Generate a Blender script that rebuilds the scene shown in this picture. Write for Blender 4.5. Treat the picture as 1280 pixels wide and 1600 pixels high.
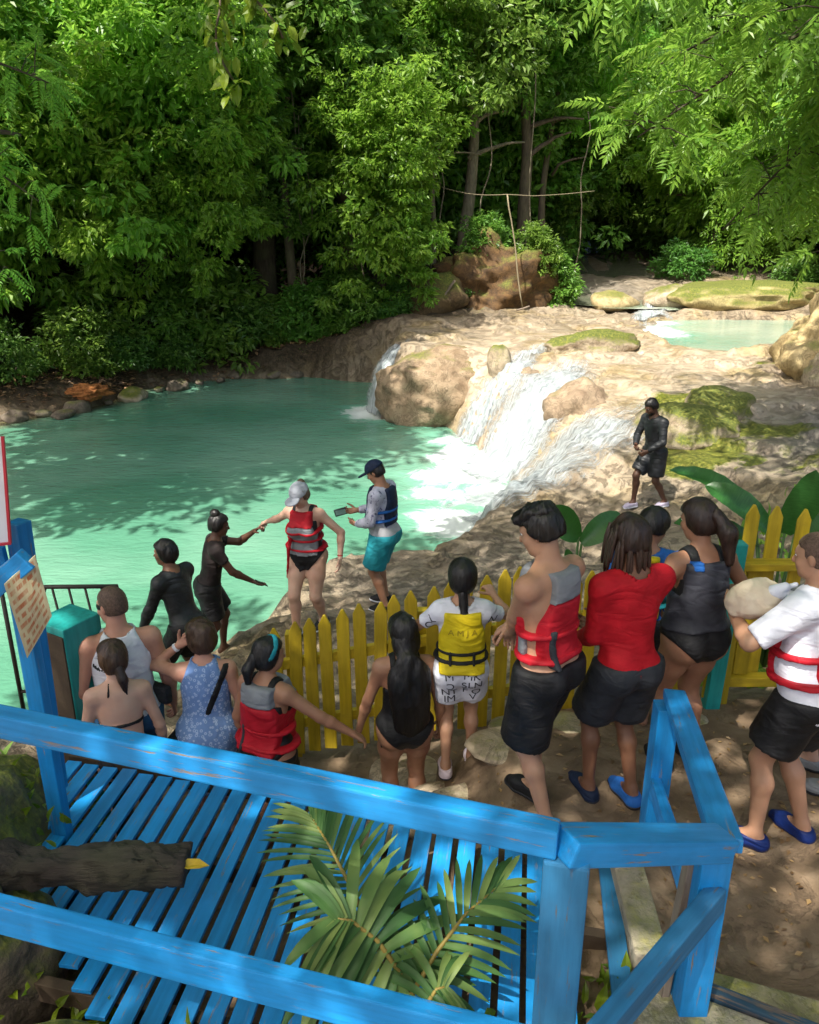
import bpy, bmesh, math, random
import numpy as np
from mathutils import Vector, Matrix, Quaternion

for _o in list(bpy.data.objects):
    bpy.data.objects.remove(_o)
SC = bpy.context.scene
COL = SC.collection
R = math.radians
random.seed(7)

# ------------------------------------------------------------------ camera
cam = bpy.data.cameras.new('camera')
cam.sensor_fit = 'HORIZONTAL'; cam.sensor_width = 36.0; cam.lens = 36.0
cam.clip_start = 0.05; cam.clip_end = 600
cam_o = bpy.data.objects.new('camera', cam); COL.objects.link(cam_o)
cam_o.location = (0, 0, 3.1); cam_o.rotation_euler = (R(90 - 19.9), 0, 0)
SC.camera = cam_o

# ------------------------------------------------------------------ daylight
SUN_EL, SUN_AZ = 58.0, 216.0          # compass style: azimuth the light comes FROM, 0 = +Y, clockwise
W = bpy.data.worlds.new('World'); SC.world = W; W.use_nodes = True
wn = W.node_tree
for _n in list(wn.nodes): wn.nodes.remove(_n)
sky = wn.nodes.new('ShaderNodeTexSky'); sky.sky_type = 'NISHITA'; sky.sun_disc = False
sky.sun_elevation = R(SUN_EL); sky.sun_rotation = R(SUN_AZ)
sky.air_density = 1.0; sky.dust_density = 5.0; sky.ozone_density = 0.4
bg = wn.nodes.new('ShaderNodeBackground'); bg.inputs['Strength'].default_value = 0.12
wo = wn.nodes.new('ShaderNodeOutputWorld')
wn.links.new(sky.outputs[0], bg.inputs[0]); wn.links.new(bg.outputs[0], wo.inputs[0])
sl = bpy.data.lights.new('sun', 'SUN'); sl.energy = 4.1; sl.angle = R(0.5); sl.color = (1.0, 0.95, 0.85)
so = bpy.data.objects.new('sun', sl); COL.objects.link(so)
_d = Vector((math.sin(R(SUN_AZ)) * math.cos(R(SUN_EL)), math.cos(R(SUN_AZ)) * math.cos(R(SUN_EL)), math.sin(R(SUN_EL))))
so.rotation_euler = _d.to_track_quat('Z', 'Y').to_euler(); so.location = (-6, -6, 20)
SC.view_settings.view_transform = 'Standard'; SC.view_settings.look = 'None'
SC.view_settings.gamma = 1.0; SC.view_settings.exposure = 1.12
try: SC.view_settings.use_curve_mapping = False
except Exception: pass
SC.render.engine = 'CYCLES'
SC.cycles.max_bounces = 6; SC.cycles.diffuse_bounces = 3; SC.cycles.glossy_bounces = 2
SC.cycles.transmission_bounces = 4; SC.cycles.transparent_max_bounces = 12
SC.cycles.use_denoising = True; SC.cycles.sample_clamp_indirect = 6.0

# ------------------------------------------------------------------ helpers
def tag(o, label=None, cat=None, group=None, kind=None):
    if label: o['label'] = label
    if cat: o['category'] = cat
    if group: o['group'] = group
    if kind: o['kind'] = kind
    return o
def link(o, parent=None):
    COL.objects.link(o)
    if parent is not None: o.parent = parent
    return o
def empty(name, loc=(0, 0, 0), rz=0.0):
    o = bpy.data.objects.new(name, None); COL.objects.link(o)
    o.location = loc; o.rotation_euler = (0, 0, rz); o.empty_display_size = 0.2
    return o
def npmesh(name, V, F, mat=None, smooth=True, attrs=None):
    """V (n,3), F list of (m,k) int arrays or one array"""
    V = np.asarray(V, np.float32)
    if not isinstance(F, list): F = [F]
    F = [np.asarray(f, np.int32) for f in F if len(f)]
    me = bpy.data.meshes.new(name)
    me.vertices.add(len(V)); me.vertices.foreach_set('co', V.ravel())
    nl = sum(f.size for f in F); npol = sum(len(f) for f in F)
    me.loops.add(nl); me.polygons.add(npol)
    me.loops.foreach_set('vertex_index', np.concatenate([f.ravel() for f in F]))
    tot = np.concatenate([np.full(len(f), f.shape[1], np.int32) for f in F])
    st = np.concatenate([[0], np.cumsum(tot)[:-1]]).astype(np.int32)
    me.polygons.foreach_set('loop_start', st)
    me.polygons.foreach_set('use_smooth', np.full(npol, smooth, bool))
    me.update(calc_edges=True)
    if attrs:
        for k, a in attrs.items():
            at = me.attributes.new(k, 'FLOAT', 'POINT'); at.data.foreach_set('value', np.asarray(a, np.float32).ravel())
    if mat: me.materials.append(mat)
    return me
def ob(name, me, parent=None, loc=None):
    o = bpy.data.objects.new(name, me)
    if loc is not None: o.location = loc
    return link(o, parent)
def bm_ob(name, bm, mat, parent=None, smooth=False, loc=None):
    me = bpy.data.meshes.new(name); bm.to_mesh(me); bm.free()
    if mat: me.materials.append(mat)
    if smooth: me.polygons.foreach_set('use_smooth', np.ones(len(me.polygons), bool))
    return ob(name, me, parent, loc)

# numpy value noise ---------------------------------------------------
def _hash(ix, iy, iz, seed):
    h = (ix * 374761393 + iy * 668265263 + iz * 1274126177 + seed * 1442695041) & 0xffffffff
    h = ((h ^ (h >> 13)) * 1274126177) & 0xffffffff
    h = h ^ (h >> 16)
    return (h & 0xffff).astype(np.float32) / 32767.5 - 1.0
def vnoise(P, seed=0):
    P = np.asarray(P, np.float64); i = np.floor(P).astype(np.int64); f = (P - i)
    f = f * f * (3 - 2 * f); r = 0
    for dx in (0, 1):
        wx = f[..., 0] if dx else 1 - f[..., 0]
        for dy in (0, 1):
            wy = f[..., 1] if dy else 1 - f[..., 1]
            for dz in (0, 1):
                wz = f[..., 2] if dz else 1 - f[..., 2]
                r = r + wx * wy * wz * _hash(i[..., 0] + dx, i[..., 1] + dy, i[..., 2] + dz, seed)
    return r
def fbm(P, octv=4, seed=0, gain=.5):
    P = np.asarray(P, np.float64); r = 0; a = 1.0
    for k in range(octv):
        r = r + a * vnoise(P, seed + k); P = P * 2.03 + 7.1; a *= gain
    return r
def sstep(a, b, x):
    t = np.clip((x - a) / (b - a), 0, 1); return t * t * (3 - 2 * t)
def sdpoly(X, Y, poly):
    """signed distance, negative inside"""
    p = np.asarray(poly, float); d = np.full(X.shape, 1e9); inside = np.zeros(X.shape, bool)
    for i in range(len(p)):
        a = p[i]; b = p[(i + 1) % len(p)]; e = b - a
        wx = X - a[0]; wy = Y - a[1]
        t = np.clip((wx * e[0] + wy * e[1]) / (e @ e), 0, 1)
        d = np.minimum(d, (wx - t * e[0]) ** 2 + (wy - t * e[1]) ** 2)
        c = ((a[1] > Y) != (b[1] > Y)) & (X < (b[0] - a[0]) * (Y - a[1]) / (b[1] - a[1] + 1e-12) + a[0])
        inside ^= c
    return np.where(inside, -1, 1) * np.sqrt(d)

# materials -----------------------------------------------------------
class NT:
    def __init__(s, name):
        s.m = bpy.data.materials.new(name); s.m.use_nodes = True; s.t = s.m.node_tree
        s.b = s.t.nodes['Principled BSDF']; s.o = s.t.nodes['Material Output']
    def n(s, typ, **kw):
        nd = s.t.nodes.new(typ)
        for k, v in kw.items():
            if hasattr(nd, k): setattr(nd, k, v)
        return nd
    def l(s, a, b): s.t.links.new(a, b)
    def set(s, nd, key, val):
        if hasattr(val, 'is_linked') or hasattr(val, 'links'): s.l(val, nd.inputs[key])
        else: nd.inputs[key].default_value = val
    def coord(s, kind='Object', scale=(1, 1, 1)):
        if kind == 'World': c = s.n('ShaderNodeNewGeometry').outputs['Position']
        else: c = s.n('ShaderNodeTexCoord').outputs[kind]
        mp = s.n('ShaderNodeMapping'); s.l(c, mp.inputs['Vector']); mp.inputs['Scale'].default_value = scale
        return mp.outputs[0]
    def noise(s, vec, scale, detail=4, rough=.55, dist=0.0):
        nd = s.n('ShaderNodeTexNoise'); s.l(vec, nd.inputs['Vector'])
        nd.inputs['Scale'].default_value = scale; nd.inputs['Detail'].default_value = detail
        nd.inputs['Roughness'].default_value = rough; nd.inputs['Distortion'].default_value = dist
        return nd.outputs['Fac']
    def ramp(s, fac, stops, interp='LINEAR'):
        nd = s.n('ShaderNodeValToRGB'); s.l(fac, nd.inputs[0]); cr = nd.color_ramp; cr.interpolation = interp
        while len(cr.elements) < len(stops): cr.elements.new(0.5)
        for e, (p, c) in zip(cr.elements, stops):
            e.position = p; e.color = (c[0], c[1], c[2], 1) if hasattr(c, '__len__') else (c, c, c, 1)
        return nd.outputs[0]
    def mix(s, fac, a, b, mode='MIX'):
        nd = s.n('ShaderNodeMix'); nd.data_type = 'RGBA'; nd.blend_type = mode
        for k, v in ((0, fac), (6, a), (7, b)):
            if hasattr(v, 'links'): s.l(v, nd.inputs[k])
            elif k == 0: nd.inputs[0].default_value = v
            else: nd.inputs[k].default_value = (v[0], v[1], v[2], 1)
        return nd.outputs[2]
    def math(s, op, a, b=0.5, clamp=False):
        nd = s.n('ShaderNodeMath'); nd.operation = op; nd.use_clamp = clamp
        for k, v in ((0, a), (1, b)):
            if hasattr(v, 'links'): s.l(v, nd.inputs[k])
            else: nd.inputs[k].default_value = v
        return nd.outputs[0]
    def attr(s, name):
        nd = s.n('ShaderNodeAttribute'); nd.attribute_name = name; return nd.outputs['Fac']
    def bump(s, h, strength=.3, dist=.02):
        nd = s.n('ShaderNodeBump'); s.l(h, nd.inputs['Height'])
        nd.inputs['Strength'].default_value = strength; nd.inputs['Distance'].default_value = dist
        s.l(nd.outputs[0], s.b.inputs['Normal']); return nd
    def base(s, c):
        if hasattr(c, 'links'): s.l(c, s.b.inputs['Base Color'])
        else: s.b.inputs['Base Color'].default_value = (*c, 1)
    def rough(s, v):
        if hasattr(v, 'links'): s.l(v, s.b.inputs['Roughness'])
        else: s.b.inputs['Roughness'].default_value = v
    def spec(s, v): s.b.inputs['Specular IOR Level'].default_value = v

def m_plain(name, c, rough=.6, var=.25, scale=6, bump=.15, dist=.01, kind='Object', spec=.4, c2=None):
    t = NT(name); v = t.coord(kind)
    f = t.noise(v, scale, 5)
    c2 = c2 or tuple(x * (1 - var) for x in c)
    t.base(t.ramp(f, [(.3, c2), (.68, c)])); t.rough(rough); t.spec(spec)
    if bump: t.bump(t.noise(v, scale * 6, 4), bump, dist)
    return t.m
def m_paint(name, c, chip=(.20, .17, .14), wear=.60, rough=.42, axis=0):
    """painted timber: grain along local X, scuffs and small chips down to grey wood"""
    t = NT(name); sc = [2.2, 26, 26]; v = t.coord('Object', tuple(sc)); v1 = t.coord('Object')
    oi = t.n('ShaderNodeObjectInfo'); rnd = oi.outputs['Random']
    off = t.n('ShaderNodeVectorMath'); off.operation = 'ADD'; t.l(v, off.inputs[0])
    cb = t.n('ShaderNodeCombineXYZ'); m100 = t.math('MULTIPLY', rnd, 97.0)
    for k in range(3): t.l(m100, cb.inputs[k])
    t.l(cb.outputs[0], off.inputs[1]); v = off.outputs[0]
    off2 = t.n('ShaderNodeVectorMath'); off2.operation = 'ADD'; t.l(v1, off2.inputs[0]); t.l(cb.outputs[0], off2.inputs[1]); v1 = off2.outputs[0]
    grain = t.noise(v, 1.0, 5, .6)
    blot = t.noise(v1, 3.0, 4, .6)
    dk = tuple(x * .62 for x in c); lt = tuple(min(1, x * 1.12 + .02) for x in c)
    col = t.mix(t.ramp(grain, [(.3, 0.0), (.7, 1.0)]), dk, c)
    col = t.mix(t.ramp(blot, [(.45, 0.0), (.75, .55)]), col, lt)
    hv = t.n('ShaderNodeHueSaturation'); t.l(col, hv.inputs['Color'])
    t.l(t.math('MULTIPLY_ADD', rnd, .3), hv.inputs['Value'])
    hv.inputs['Value'].links[0].from_node.inputs[2].default_value = .84
    col = hv.outputs[0]
    dirt = t.noise(v1, 9.0, 6, .7)
    col = t.mix(t.ramp(dirt, [(.55, 0.0), (.85, .5)]), col, tuple(x * .45 + .02 for x in c))
    chips = t.math('MULTIPLY', t.ramp(t.noise(v, 2.3, 6, .65), [(wear, 0.0), (wear + .05, 1.0)]), t.ramp(blot, [(.42, 0.0), (.58, 1.0)]))
    col = t.mix(chips, col, chip)
    t.base(col); t.spec(.45)
    t.rough(t.ramp(grain, [(.2, rough + .2), (.8, rough - .05)]))
    t.bump(t.math('SUBTRACT', grain, t.math('MULTIPLY', chips, .8)), .28, .006)
    return t.m
def m_skin(name, c):
    t = NT(name); v = t.coord('Object')
    f = t.noise(v, 7, 4); g = t.noise(v, 45, 3)
    col = t.mix(t.ramp(f, [(.35, 0.0), (.7, 1.0)]), tuple(x * y for x, y in zip(c, (.86, .78, .76))), c)
    blot = t.noise(v, 3.2, 5, .7); col = t.mix(t.ramp(blot, [(.42, 0.0), (.68, .5)]), col, tuple(x * y for x, y in zip(c, (1.12, .88, .82))))
    col = t.mix(t.attr('tint'), col, tuple(x * y for x, y in zip(c, (.62, .38, .36))))
    t.base(col); t.rough(.5); t.spec(.4); t.bump(t.math('ADD', g, t.math('MULTIPLY', t.noise(v, 14, 4), 1.6)), .22, .006)
    t.b.inputs['Subsurface Weight'].default_value = .06
    t.b.inputs['Subsurface Radius'].default_value = (.02, .008, .004)
    return t.m
def m_cloth(name, c, c2=None, rough=.8, scale=10, weave=260, spec=.2, folds=.55):
    t = NT(name); v = t.coord('Object'); f = t.noise(v, scale, 4)
    col = t.ramp(f, [(.35, c2 or tuple(x * .8 for x in c)), (.65, c)])
    t.base(col); t.rough(rough); t.spec(spec)
    v2 = t.coord('Object', (5, 5, 11)); fold = t.noise(v2, 1.0, 2, .4, 1.6)
    t.bump(t.math('ADD', fold, t.math('MULTIPLY', t.noise(v, weave, 1), .06)), folds, .03)
    return t.m
def m_hair(name, c, stretch=(60, 60, 6), spec=.5):
    t = NT(name); v = t.coord('Object', stretch); f = t.noise(v, 1.0, 4, .6, .6)
    t.base(t.ramp(f, [(.35, tuple(x * .45 for x in c)), (.7, c)])); t.rough(.42); t.spec(spec)
    t.bump(f, .55, .008); return t.m
def m_leaf(name, c_dark, c_light, trans=.35, rough=.38, gloss=.4):
    t = NT(name)
    oi = t.n('ShaderNodeObjectInfo').outputs['Random']; lv = t.attr('lv')
    f = t.math('ADD', t.math('MULTIPLY', lv, .8), t.math('MULTIPLY', oi, .2))
    col = t.ramp(f, [(.05, c_dark), (.55, tuple((a + b) / 2 for a, b in zip(c_dark, c_light))), (.95, c_light)])
    hs = t.n('ShaderNodeHueSaturation'); t.l(col, hs.inputs['Color'])
    t.l(t.math('MULTIPLY_ADD', oi, .05), hs.inputs['Hue']); hs.inputs['Hue'].links[0].from_node.inputs[2].default_value = .475
    col = hs.outputs[0]
    t.base(col); t.rough(rough); t.spec(gloss)
    tr = t.n('ShaderNodeBsdfTranslucent'); t.l(t.mix(.5, col, tuple(min(1, x * 1.5) for x in c_light), 'MIX'), tr.inputs['Color'])
    mx = t.n('ShaderNodeMixShader'); mx.inputs[0].default_value = trans
    t.l(t.b.outputs[0], mx.inputs[1]); t.l(tr.outputs[0], mx.inputs[2]); t.l(mx.outputs[0], t.o.inputs['Surface'])
    return t.m

def m_rock():
    t = NT('travertine'); v = t.coord('World')
    n1 = t.noise(v, .7, 6, .62); n2 = t.noise(v, 3.5, 7, .65); n3 = t.noise(v, 16, 5, .6)
    col = t.ramp(n2, [(.28, (.15, .11, .07)), (.5, (.29, .225, .15)), (.72, (.40, .33, .235))])
    wet = t.attr('wet')      # tufa kept wet by the stream: smoother, painted paler to carry the sunlit look
    col = t.mix(wet, col, t.ramp(n2, [(.3, (.34, .26, .175)), (.5, (.44, .355, .255)), (.72, (.52, .44, .335))]))
    och = t.ramp(n1, [(.5, 0.0), (.62, .65)])
    col = t.mix(och, col, t.ramp(n2, [(.3, (.20, .135, .05)), (.7, (.42, .32, .14))]))
    stain = t.ramp(t.noise(v, .33, 7, .68, .8), [(.36, .6), (.56, .0)])
    stain = t.math('MULTIPLY', stain, t.math('SUBTRACT', 1.0, t.math('MULTIPLY', wet, .6)))
    col = t.mix(stain, col, t.ramp(n2, [(.3, (.085, .07, .05)), (.7, (.21, .175, .13))]))
    crack = t.ramp(t.noise(v, 1.6, 9, .72, 1.5), [(.42, .0), (.47, .5), (.485, .0)])
    col = t.mix(t.math('MULTIPLY', crack, t.math('SUBTRACT', 1.0, t.math('MULTIPLY', wet, .6))), col, (.10, .08, .055))
    gr = t.math('MULTIPLY', t.attr('grey'), t.ramp(n1, [(.3, .55), (.6, 1.0)])); col = t.mix(gr, col, t.ramp(n2, [(.3, (.09, .085, .078)), (.7, (.25, .235, .21))]))
    soil = t.attr('soil')
    col = t.mix(soil, col, t.ramp(n2, [(.3, (.10, .066, .04)), (.5, (.17, .115, .07)), (.72, (.26, .19, .125))]))
    lit = t.attr('litter')
    col = t.mix(lit, col, t.ramp(n3, [(.25, (.022, .016, .010)), (.5, (.06, .042, .024)), (.63, (.10, .065, .035)), (.78, (.22, .15, .09))]))
    mo = t.math('MULTIPLY', t.attr('moss'), 1.0)
    mm = t.ramp(t.math('ADD', t.math('MULTIPLY', n2, .8), mo), [(.86, 0.0), (1.04, 1.0)])
    col = t.mix(mm, col, t.ramp(n3, [(.25, (.045, .06, .010)), (.5, (.13, .145, .02)), (.75, (.28, .25, .045))]))
    t.base(col); t.spec(.35)
    t.rough(t.mix(wet, (.82, .82, .82), (.27, .27, .27)))
    n4 = t.noise(t.coord('World', (1, 1, 2.5)), 48, 4, .65)
    keep = t.math('SUBTRACT', 1.0, t.math('MAXIMUM', t.math('MULTIPLY', soil, .82), t.math('MULTIPLY', wet, .45)))
    t.bump(t.math('MULTIPLY', keep, t.math('ADD', t.math('ADD', t.math('MULTIPLY', n2, 1.0), t.math('MULTIPLY', n3, .45)), t.math('SUBTRACT', t.math('MULTIPLY', n4, .16), t.math('MULTIPLY', crack, .5)))), .85, .10)
    return t.m
def m_boulder(name, moss=.5, c1=(.24, .18, .115), c2=(.52, .43, .31)):
    t = NT(name); v = t.coord('World')
    n2 = t.noise(v, 3.0, 7, .65); n3 = t.noise(v, 22, 5, .6); n1 = t.noise(v, 1.2, 3)
    col = t.ramp(n2, [(.28, c1), (.7, c2)])
    crack = t.ramp(t.noise(v, 2.6, 9, .72, 1.5), [(.40, .0), (.47, .6), (.49, .0)])
    col = t.mix(crack, col, tuple(x * .4 for x in c1))
    nz = t.n('ShaderNodeSeparateXYZ'); t.l(t.n('ShaderNodeNewGeometry').outputs['Normal'], nz.inputs[0])
    f = t.math('ADD', t.math('MULTIPLY', nz.outputs[2], .45), t.math('MULTIPLY', n1, .9))
    f = t.math('ADD', f, t.math('MULTIPLY', n3, .35))
    mm = t.ramp(t.math('MULTIPLY', f, .6), [((1.13 - moss * .6) * .6, 0.0), ((1.42 - moss * .6) * .6, 1.0)])
    col = t.mix(mm, col, t.ramp(n3, [(.25, (.03, .045, .008)), (.5, (.10, .12, .016)), (.75, (.26, .24, .04))]))
    t.base(col); t.rough(.85); t.bump(t.math('ADD', n2, t.math('MULTIPLY', n3, .5)), .7, .05)
    return t.m
def m_bark(name, c=(.16, .12, .085), sc=(14, 14, 3)):
    t = NT(name); v = t.coord('Object', sc); f = t.noise(v, 1, 6, .65, .4); g = t.noise(t.coord('Object'), 1.3, 3)
    col = t.ramp(f, [(.3, tuple(x * .35 for x in c)), (.7, c)])
    col = t.mix(t.ramp(g, [(.5, 0.0), (.7, .5)]), col, (.09, .10, .04))
    t.base(col); t.rough(.9); t.bump(f, .7, .03); return t.m

BLUE = m_paint('blue_paint', (.008, .26, .65))
BLUE_OLD_SHADE = m_paint('blue_paint_old_shade', (.018, .16, .34), chip=(.10, .085, .07), wear=.60, rough=.6)  # weathered blue, darkened to paint in the shade on the near post
YELLOW = m_paint('yellow_paint', (.54, .375, .012), chip=(.16, .11, .04), wear=.7, rough=.55)
TEAL = m_paint('teal_paint', (.012, .30, .28), chip=(.10, .07, .04), wear=.68)
BROWN = m_plain('dark_timber', (.075, .05, .03), .8, .5, 5, .4)
WOOD_GREY = m_paint('bare_grey_timber', (.24, .19, .145), chip=(.05, .04, .03), wear=.55, rough=.85)
ROCK = m_rock()
CONCRETE = m_boulder('mossy_concrete', .12, (.22, .18, .13), (.46, .40, .30))
BOULDER = m_boulder('mossy_rock', .62)
BOULDER_DRY = m_boulder('tan_rock', .18)
BANKM = m_boulder('mossy_bank', .75, (.06, .045, .03), (.16, .12, .08))

def beam(name, p0, p1, w, h, mat, parent=None, bev=.005, up=(0, 0, 1)):
    """square timber from p0 to p1 (centre line); w across, h along 'up'; mesh length on local X"""
    p0 = Vector(p0); p1 = Vector(p1); d = p1 - p0; L = d.length
    bm = bmesh.new(); bmesh.ops.create_cube(bm, size=1)
    bmesh.ops.scale(bm, vec=(L, w, h), verts=bm.verts)
    if bev: bmesh.ops.bevel(bm, geom=list(bm.edges), offset=bev, segments=2, profile=.6, affect='EDGES')
    o = bm_ob(name, bm, mat, parent)
    x = d.normalized(); up = Vector(up); y = up.cross(x).normalized(); z = x.cross(y)
    M = Matrix((x, y, z)).transposed().to_4x4(); M.translation = (p0 + p1) / 2
    if parent is not None:
        Pm = Matrix.LocRotScale(parent.location, parent.rotation_euler, parent.scale)
        M = Pm.inverted() @ M
    o.matrix_basis = M
    return o
def tube_np(pts, rad, n=8, cap=True):
    pts = np.asarray(pts, float); rad = np.broadcast_to(np.asarray(rad, float), (len(pts),))
    V = []; F = []
    T = np.gradient(pts, axis=0); T /= np.linalg.norm(T, axis=1)[:, None] + 1e-9
    ref = np.array([0, 0, 1.0]) if abs(T[0][2]) < .9 else np.array([1.0, 0, 0])
    u = np.cross(T[0], ref); u /= np.linalg.norm(u)
    a = np.linspace(0, 2 * np.pi, n, endpoint=False)
    for i in range(len(pts)):
        u = u - T[i] * (u @ T[i]); u /= np.linalg.norm(u) + 1e-9; w = np.cross(T[i], u)
        V.append(pts[i] + rad[i] * (np.cos(a)[:, None] * u + np.sin(a)[:, None] * w))
    V = np.concatenate(V); idx = np.arange(len(pts) * n).reshape(len(pts), n)
    A = idx[:-1]; B = idx[1:]
    F = np.stack([A, np.roll(A, -1, 1), np.roll(B, -1, 1), B], -1).reshape(-1, 4)
    if cap:
        c0 = len(V); V = np.vstack([V, pts[0], pts[-1]])
        t0 = np.stack([np.roll(idx[0], -1), idx[0], np.full(n, c0)], -1)
        t1 = np.stack([idx[-1], np.roll(idx[-1], -1), np.full(n, c0 + 1)], -1)
        return V, [F, np.vstack([t0, t1])]
    return V, [F]
def tube_ob(name, pts, rad, mat, parent=None, n=8, smooth=True):
    V, F = tube_np(pts, rad, n); return ob(name, npmesh(name, V, F, mat, smooth), parent)
def merge(parts):
    Vs = []; F3 = []; F4 = []; o = 0
    for V, F in parts:
        for f in F:
            (F3 if f.shape[1] == 3 else F4).append(f + o)
        Vs.append(V); o += len(V)
    out = []
    if F4: out.append(np.vstack(F4))
    if F3: out.append(np.vstack(F3))
    return np.vstack(Vs), out

# ================================================================== TERRAIN
POOL = [(-3.0, 6.75), (-2.75, 7.3), (-2.5, 8.0), (-1.98, 8.75), (-1.7, 9.9), (-.9, 10.6), (.2, 10.7), (.6, 11.4), (.9, 12.3), (1.5, 14.2), (1.4, 16.5), (1.2, 18.7), (.8, 20.0),
        (-.5, 20.5), (-.75, 21.6), (-.6, 25), (-1, 25.5), (-2.9, 26.2), (-5.3, 26), (-7.4, 24), (-7.8, 22.2), (-8.5, 21), (-9.4, 20.2), (-10, 19.4), (-14, 17), (-15, 8), (-8, 6.3), (-4, 6.3), (-3.3, 6.4)]
UPOOL = [(6.9, 21.2), (8.0, 20.2), (9.6, 20.2), (10.6, 22.0), (12.6, 24.4), (12.8, 26.8), (9.6, 27.0), (8.4, 26.6), (7.2, 24.6)]
CP = np.array([
 (.7, 3.5, .07), (1.1, 3.7, 0), (1.9, 3.5, -.04), (1.6, 4.1, 0), (3, 3.5, 0), (3.2, 5, -.08), (.35, 4.4, -.15), (.57, 5, -.33), (2.1, 4.9, -.1), (.02, 4.45, -.84), (-.1, 5, -.6),
 (-.9, 5.1, -.68), (-.9, 4.2, -.75), (-1.75, 4.3, -.78), (-1.2, 4.4, -.75), (-2.3, 5.6, -.85), (-4, 5.8, -.9), (-3, 4, -.8), (-1, 3, -.85), (0.3, 2.8, -.3), (-2.2, 3, -.6),
 (1.0, 2.2, -.1), (1.5, 1.5, -.1), (3, 2, 0), (0, 0, -.3), (-3, 0, -.3), (-6, 3, -.3), (.7, 2.8, -.05), (5, 3, .1),
 (0, 5.8, -.75), (1.5, 6, -.5), (3, 6, -.45), (-1.1, 7.45, -.88), (-.3, 8.4, -1.05), (-2.05, 7.7, -1.31), (-2.45, 7.5, -1.4), (-2.3, 6.9, -1.32), (-1.6, 6.2, -1.0), (.2, 10.4, -1.25), (1.5, 9, -1.15), (3, 9, -1.05),
 (3.6, 11.7, -1.12), (1.9, 12.3, -1.3), (3.0, 13, -.95), (5, 9, -.85), (7, 9, -.5), (4.4, 11.6, -.95), (6, 11.6, -.55), (4.0, 14.8, -.5), (5.8, 15.9, -.35), (8.6, 17, -.2), (4.6, 18.5, -.22),
 (3.6, 20.4, -.05), (2.5, 23.3, 0), (.2, 22.5, -.02), (.3, 21.2, -.05), (1.5, 21.3, .02), (.2, 27.2, .1), (-.8, 26.6, .1), (1, 24, .0), (6.9, 18.8, -.12), (6, 22, -.1), (9.3, 19.2, 0), (12.9, 26.9, .1), (8.3, 30, .15), (5.9, 32.5, .3), (9, 24, -.35),
 (14, 33, .8), (12, 30, .5), (7, 38, .7), (8, 45, 1.2), (11, 38, 1.0), (-3, 28, -.9), (-6, 28.5, -.7), (-10, 24, -.9), (-12, 21, -1.1), (-15, 30, 1.6), (-5, 36, 2.2), (0, 32, 1.2), (2.5, 31, .9), (3, 36, 2.4),
 (4, 45, 4), (-10, 45, 5), (0, 60, 8), (24, 60, 7), (22, 40, 3), (18, 28, 1.2), (15, 20, .5), (14, 12, .2), (10, 8, 0), (8, 4, .2), (12, 2, .5), (9, 60, 4), (-24, 22, 1.4), (-22, 8, 0), (-12, 5, -.5), (-40, 40, 8), (40, 30, 5), (-40, 0, 2), (40, 0, 2), (0, -12, .5)], float)
_K = np.sqrt(np.sum((CP[:, None, :2] - CP[None, :, :2]) ** 2, -1) + .16)
_A = np.zeros((len(CP) + 3, len(CP) + 3)); _A[:len(CP), :len(CP)] = _K + np.eye(len(CP)) * -.03
_A[:len(CP), -3:] = np.c_[np.ones(len(CP)), CP[:, :2]]; _A[-3:, :len(CP)] = _A[:len(CP), -3:].T
_wt = np.linalg.solve(_A, np.r_[CP[:, 2], 0, 0, 0])
def terrace(X, Y):
    z = _wt[-3] + _wt[-2] * X + _wt[-1] * Y
    for (cx, cy, _), w in zip(CP, _wt[:-3]): z = z + w * np.sqrt((X - cx) ** 2 + (Y - cy) ** 2 + .16)
    return z
def height(X, Y):
    X = np.asarray(X, float); Y = np.asarray(Y, float)
    T = terrace(X, Y); P = np.stack([X, Y, X * 0], -1)
    s = sdpoly(X, Y, POOL) + .16 * fbm(P * .9, 3, 5)
    casc = np.exp(-(((X - 2.4) / 1.9) ** 2 + ((Y - 15.8) / 2.6) ** 2))
    casc2 = np.exp(-(((X - 1.9) / .8) ** 2 + ((Y - 19.4) / 1.2) ** 2))
    far = sstep(-4.5, -6.5, X) * sstep(15, 19, Y)
    w = .42 + 2.2 * np.maximum(casc, casc2 * .55) + 2.0 * far
    T = np.maximum(T, -1.72 + .02 * s)
    z = -2.7 + (T + 2.7) * (1 - (1 - np.clip((s + .25) / (w + .25), 0, 1)) ** 2.0)
    up = sdpoly(X, Y, UPOOL); z = z - .45 * sstep(.35, -.4, up) + .14 * np.exp(-((up - .45) / .35) ** 2)
    pathm = sstep(5.6, 5.0, Y) * sstep(-14, -10, X)
    rough = .10 * fbm(P * .55, 4, 11) + .075 * fbm(P * 2.3, 5, 21, .6)
    rid = 1 - np.abs(fbm(P * np.array([.8, .8, 1]) + 3.3, 3, 31)); rough = rough + .05 * (rid - .6)
    # shallow rimstone steps on the wet terrace
    wetm = np.exp(-(((X - 4.5) / 4.5) ** 2 + ((Y - 18.5) / 6.5) ** 2))
    z = z + rough * (1 - .85 * pathm) * (1 - .45 * wetm) + .012 * pathm * fbm(P * 3, 3, 41)
    # mineral ledges: the slopes break into low steps
    lm = sstep(6.2, 7.5, Y) * sstep(-2.6, -1.6, X) * sstep(34, 29, Y) * sstep(13, 10, X) * sstep(-2.0, -1.6, z)
    sp = .21; tz = z + .10 * fbm(P * .8, 3, 45); fq = tz / sp - np.floor(tz / sp)
    z = z + sp * (sstep(.28, .72, fq) - fq) * .75 * lm
    fr = sstep(27, 34, Y); z = z + fr * .35 * fbm(P * .35, 3, 51)
    return z
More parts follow.
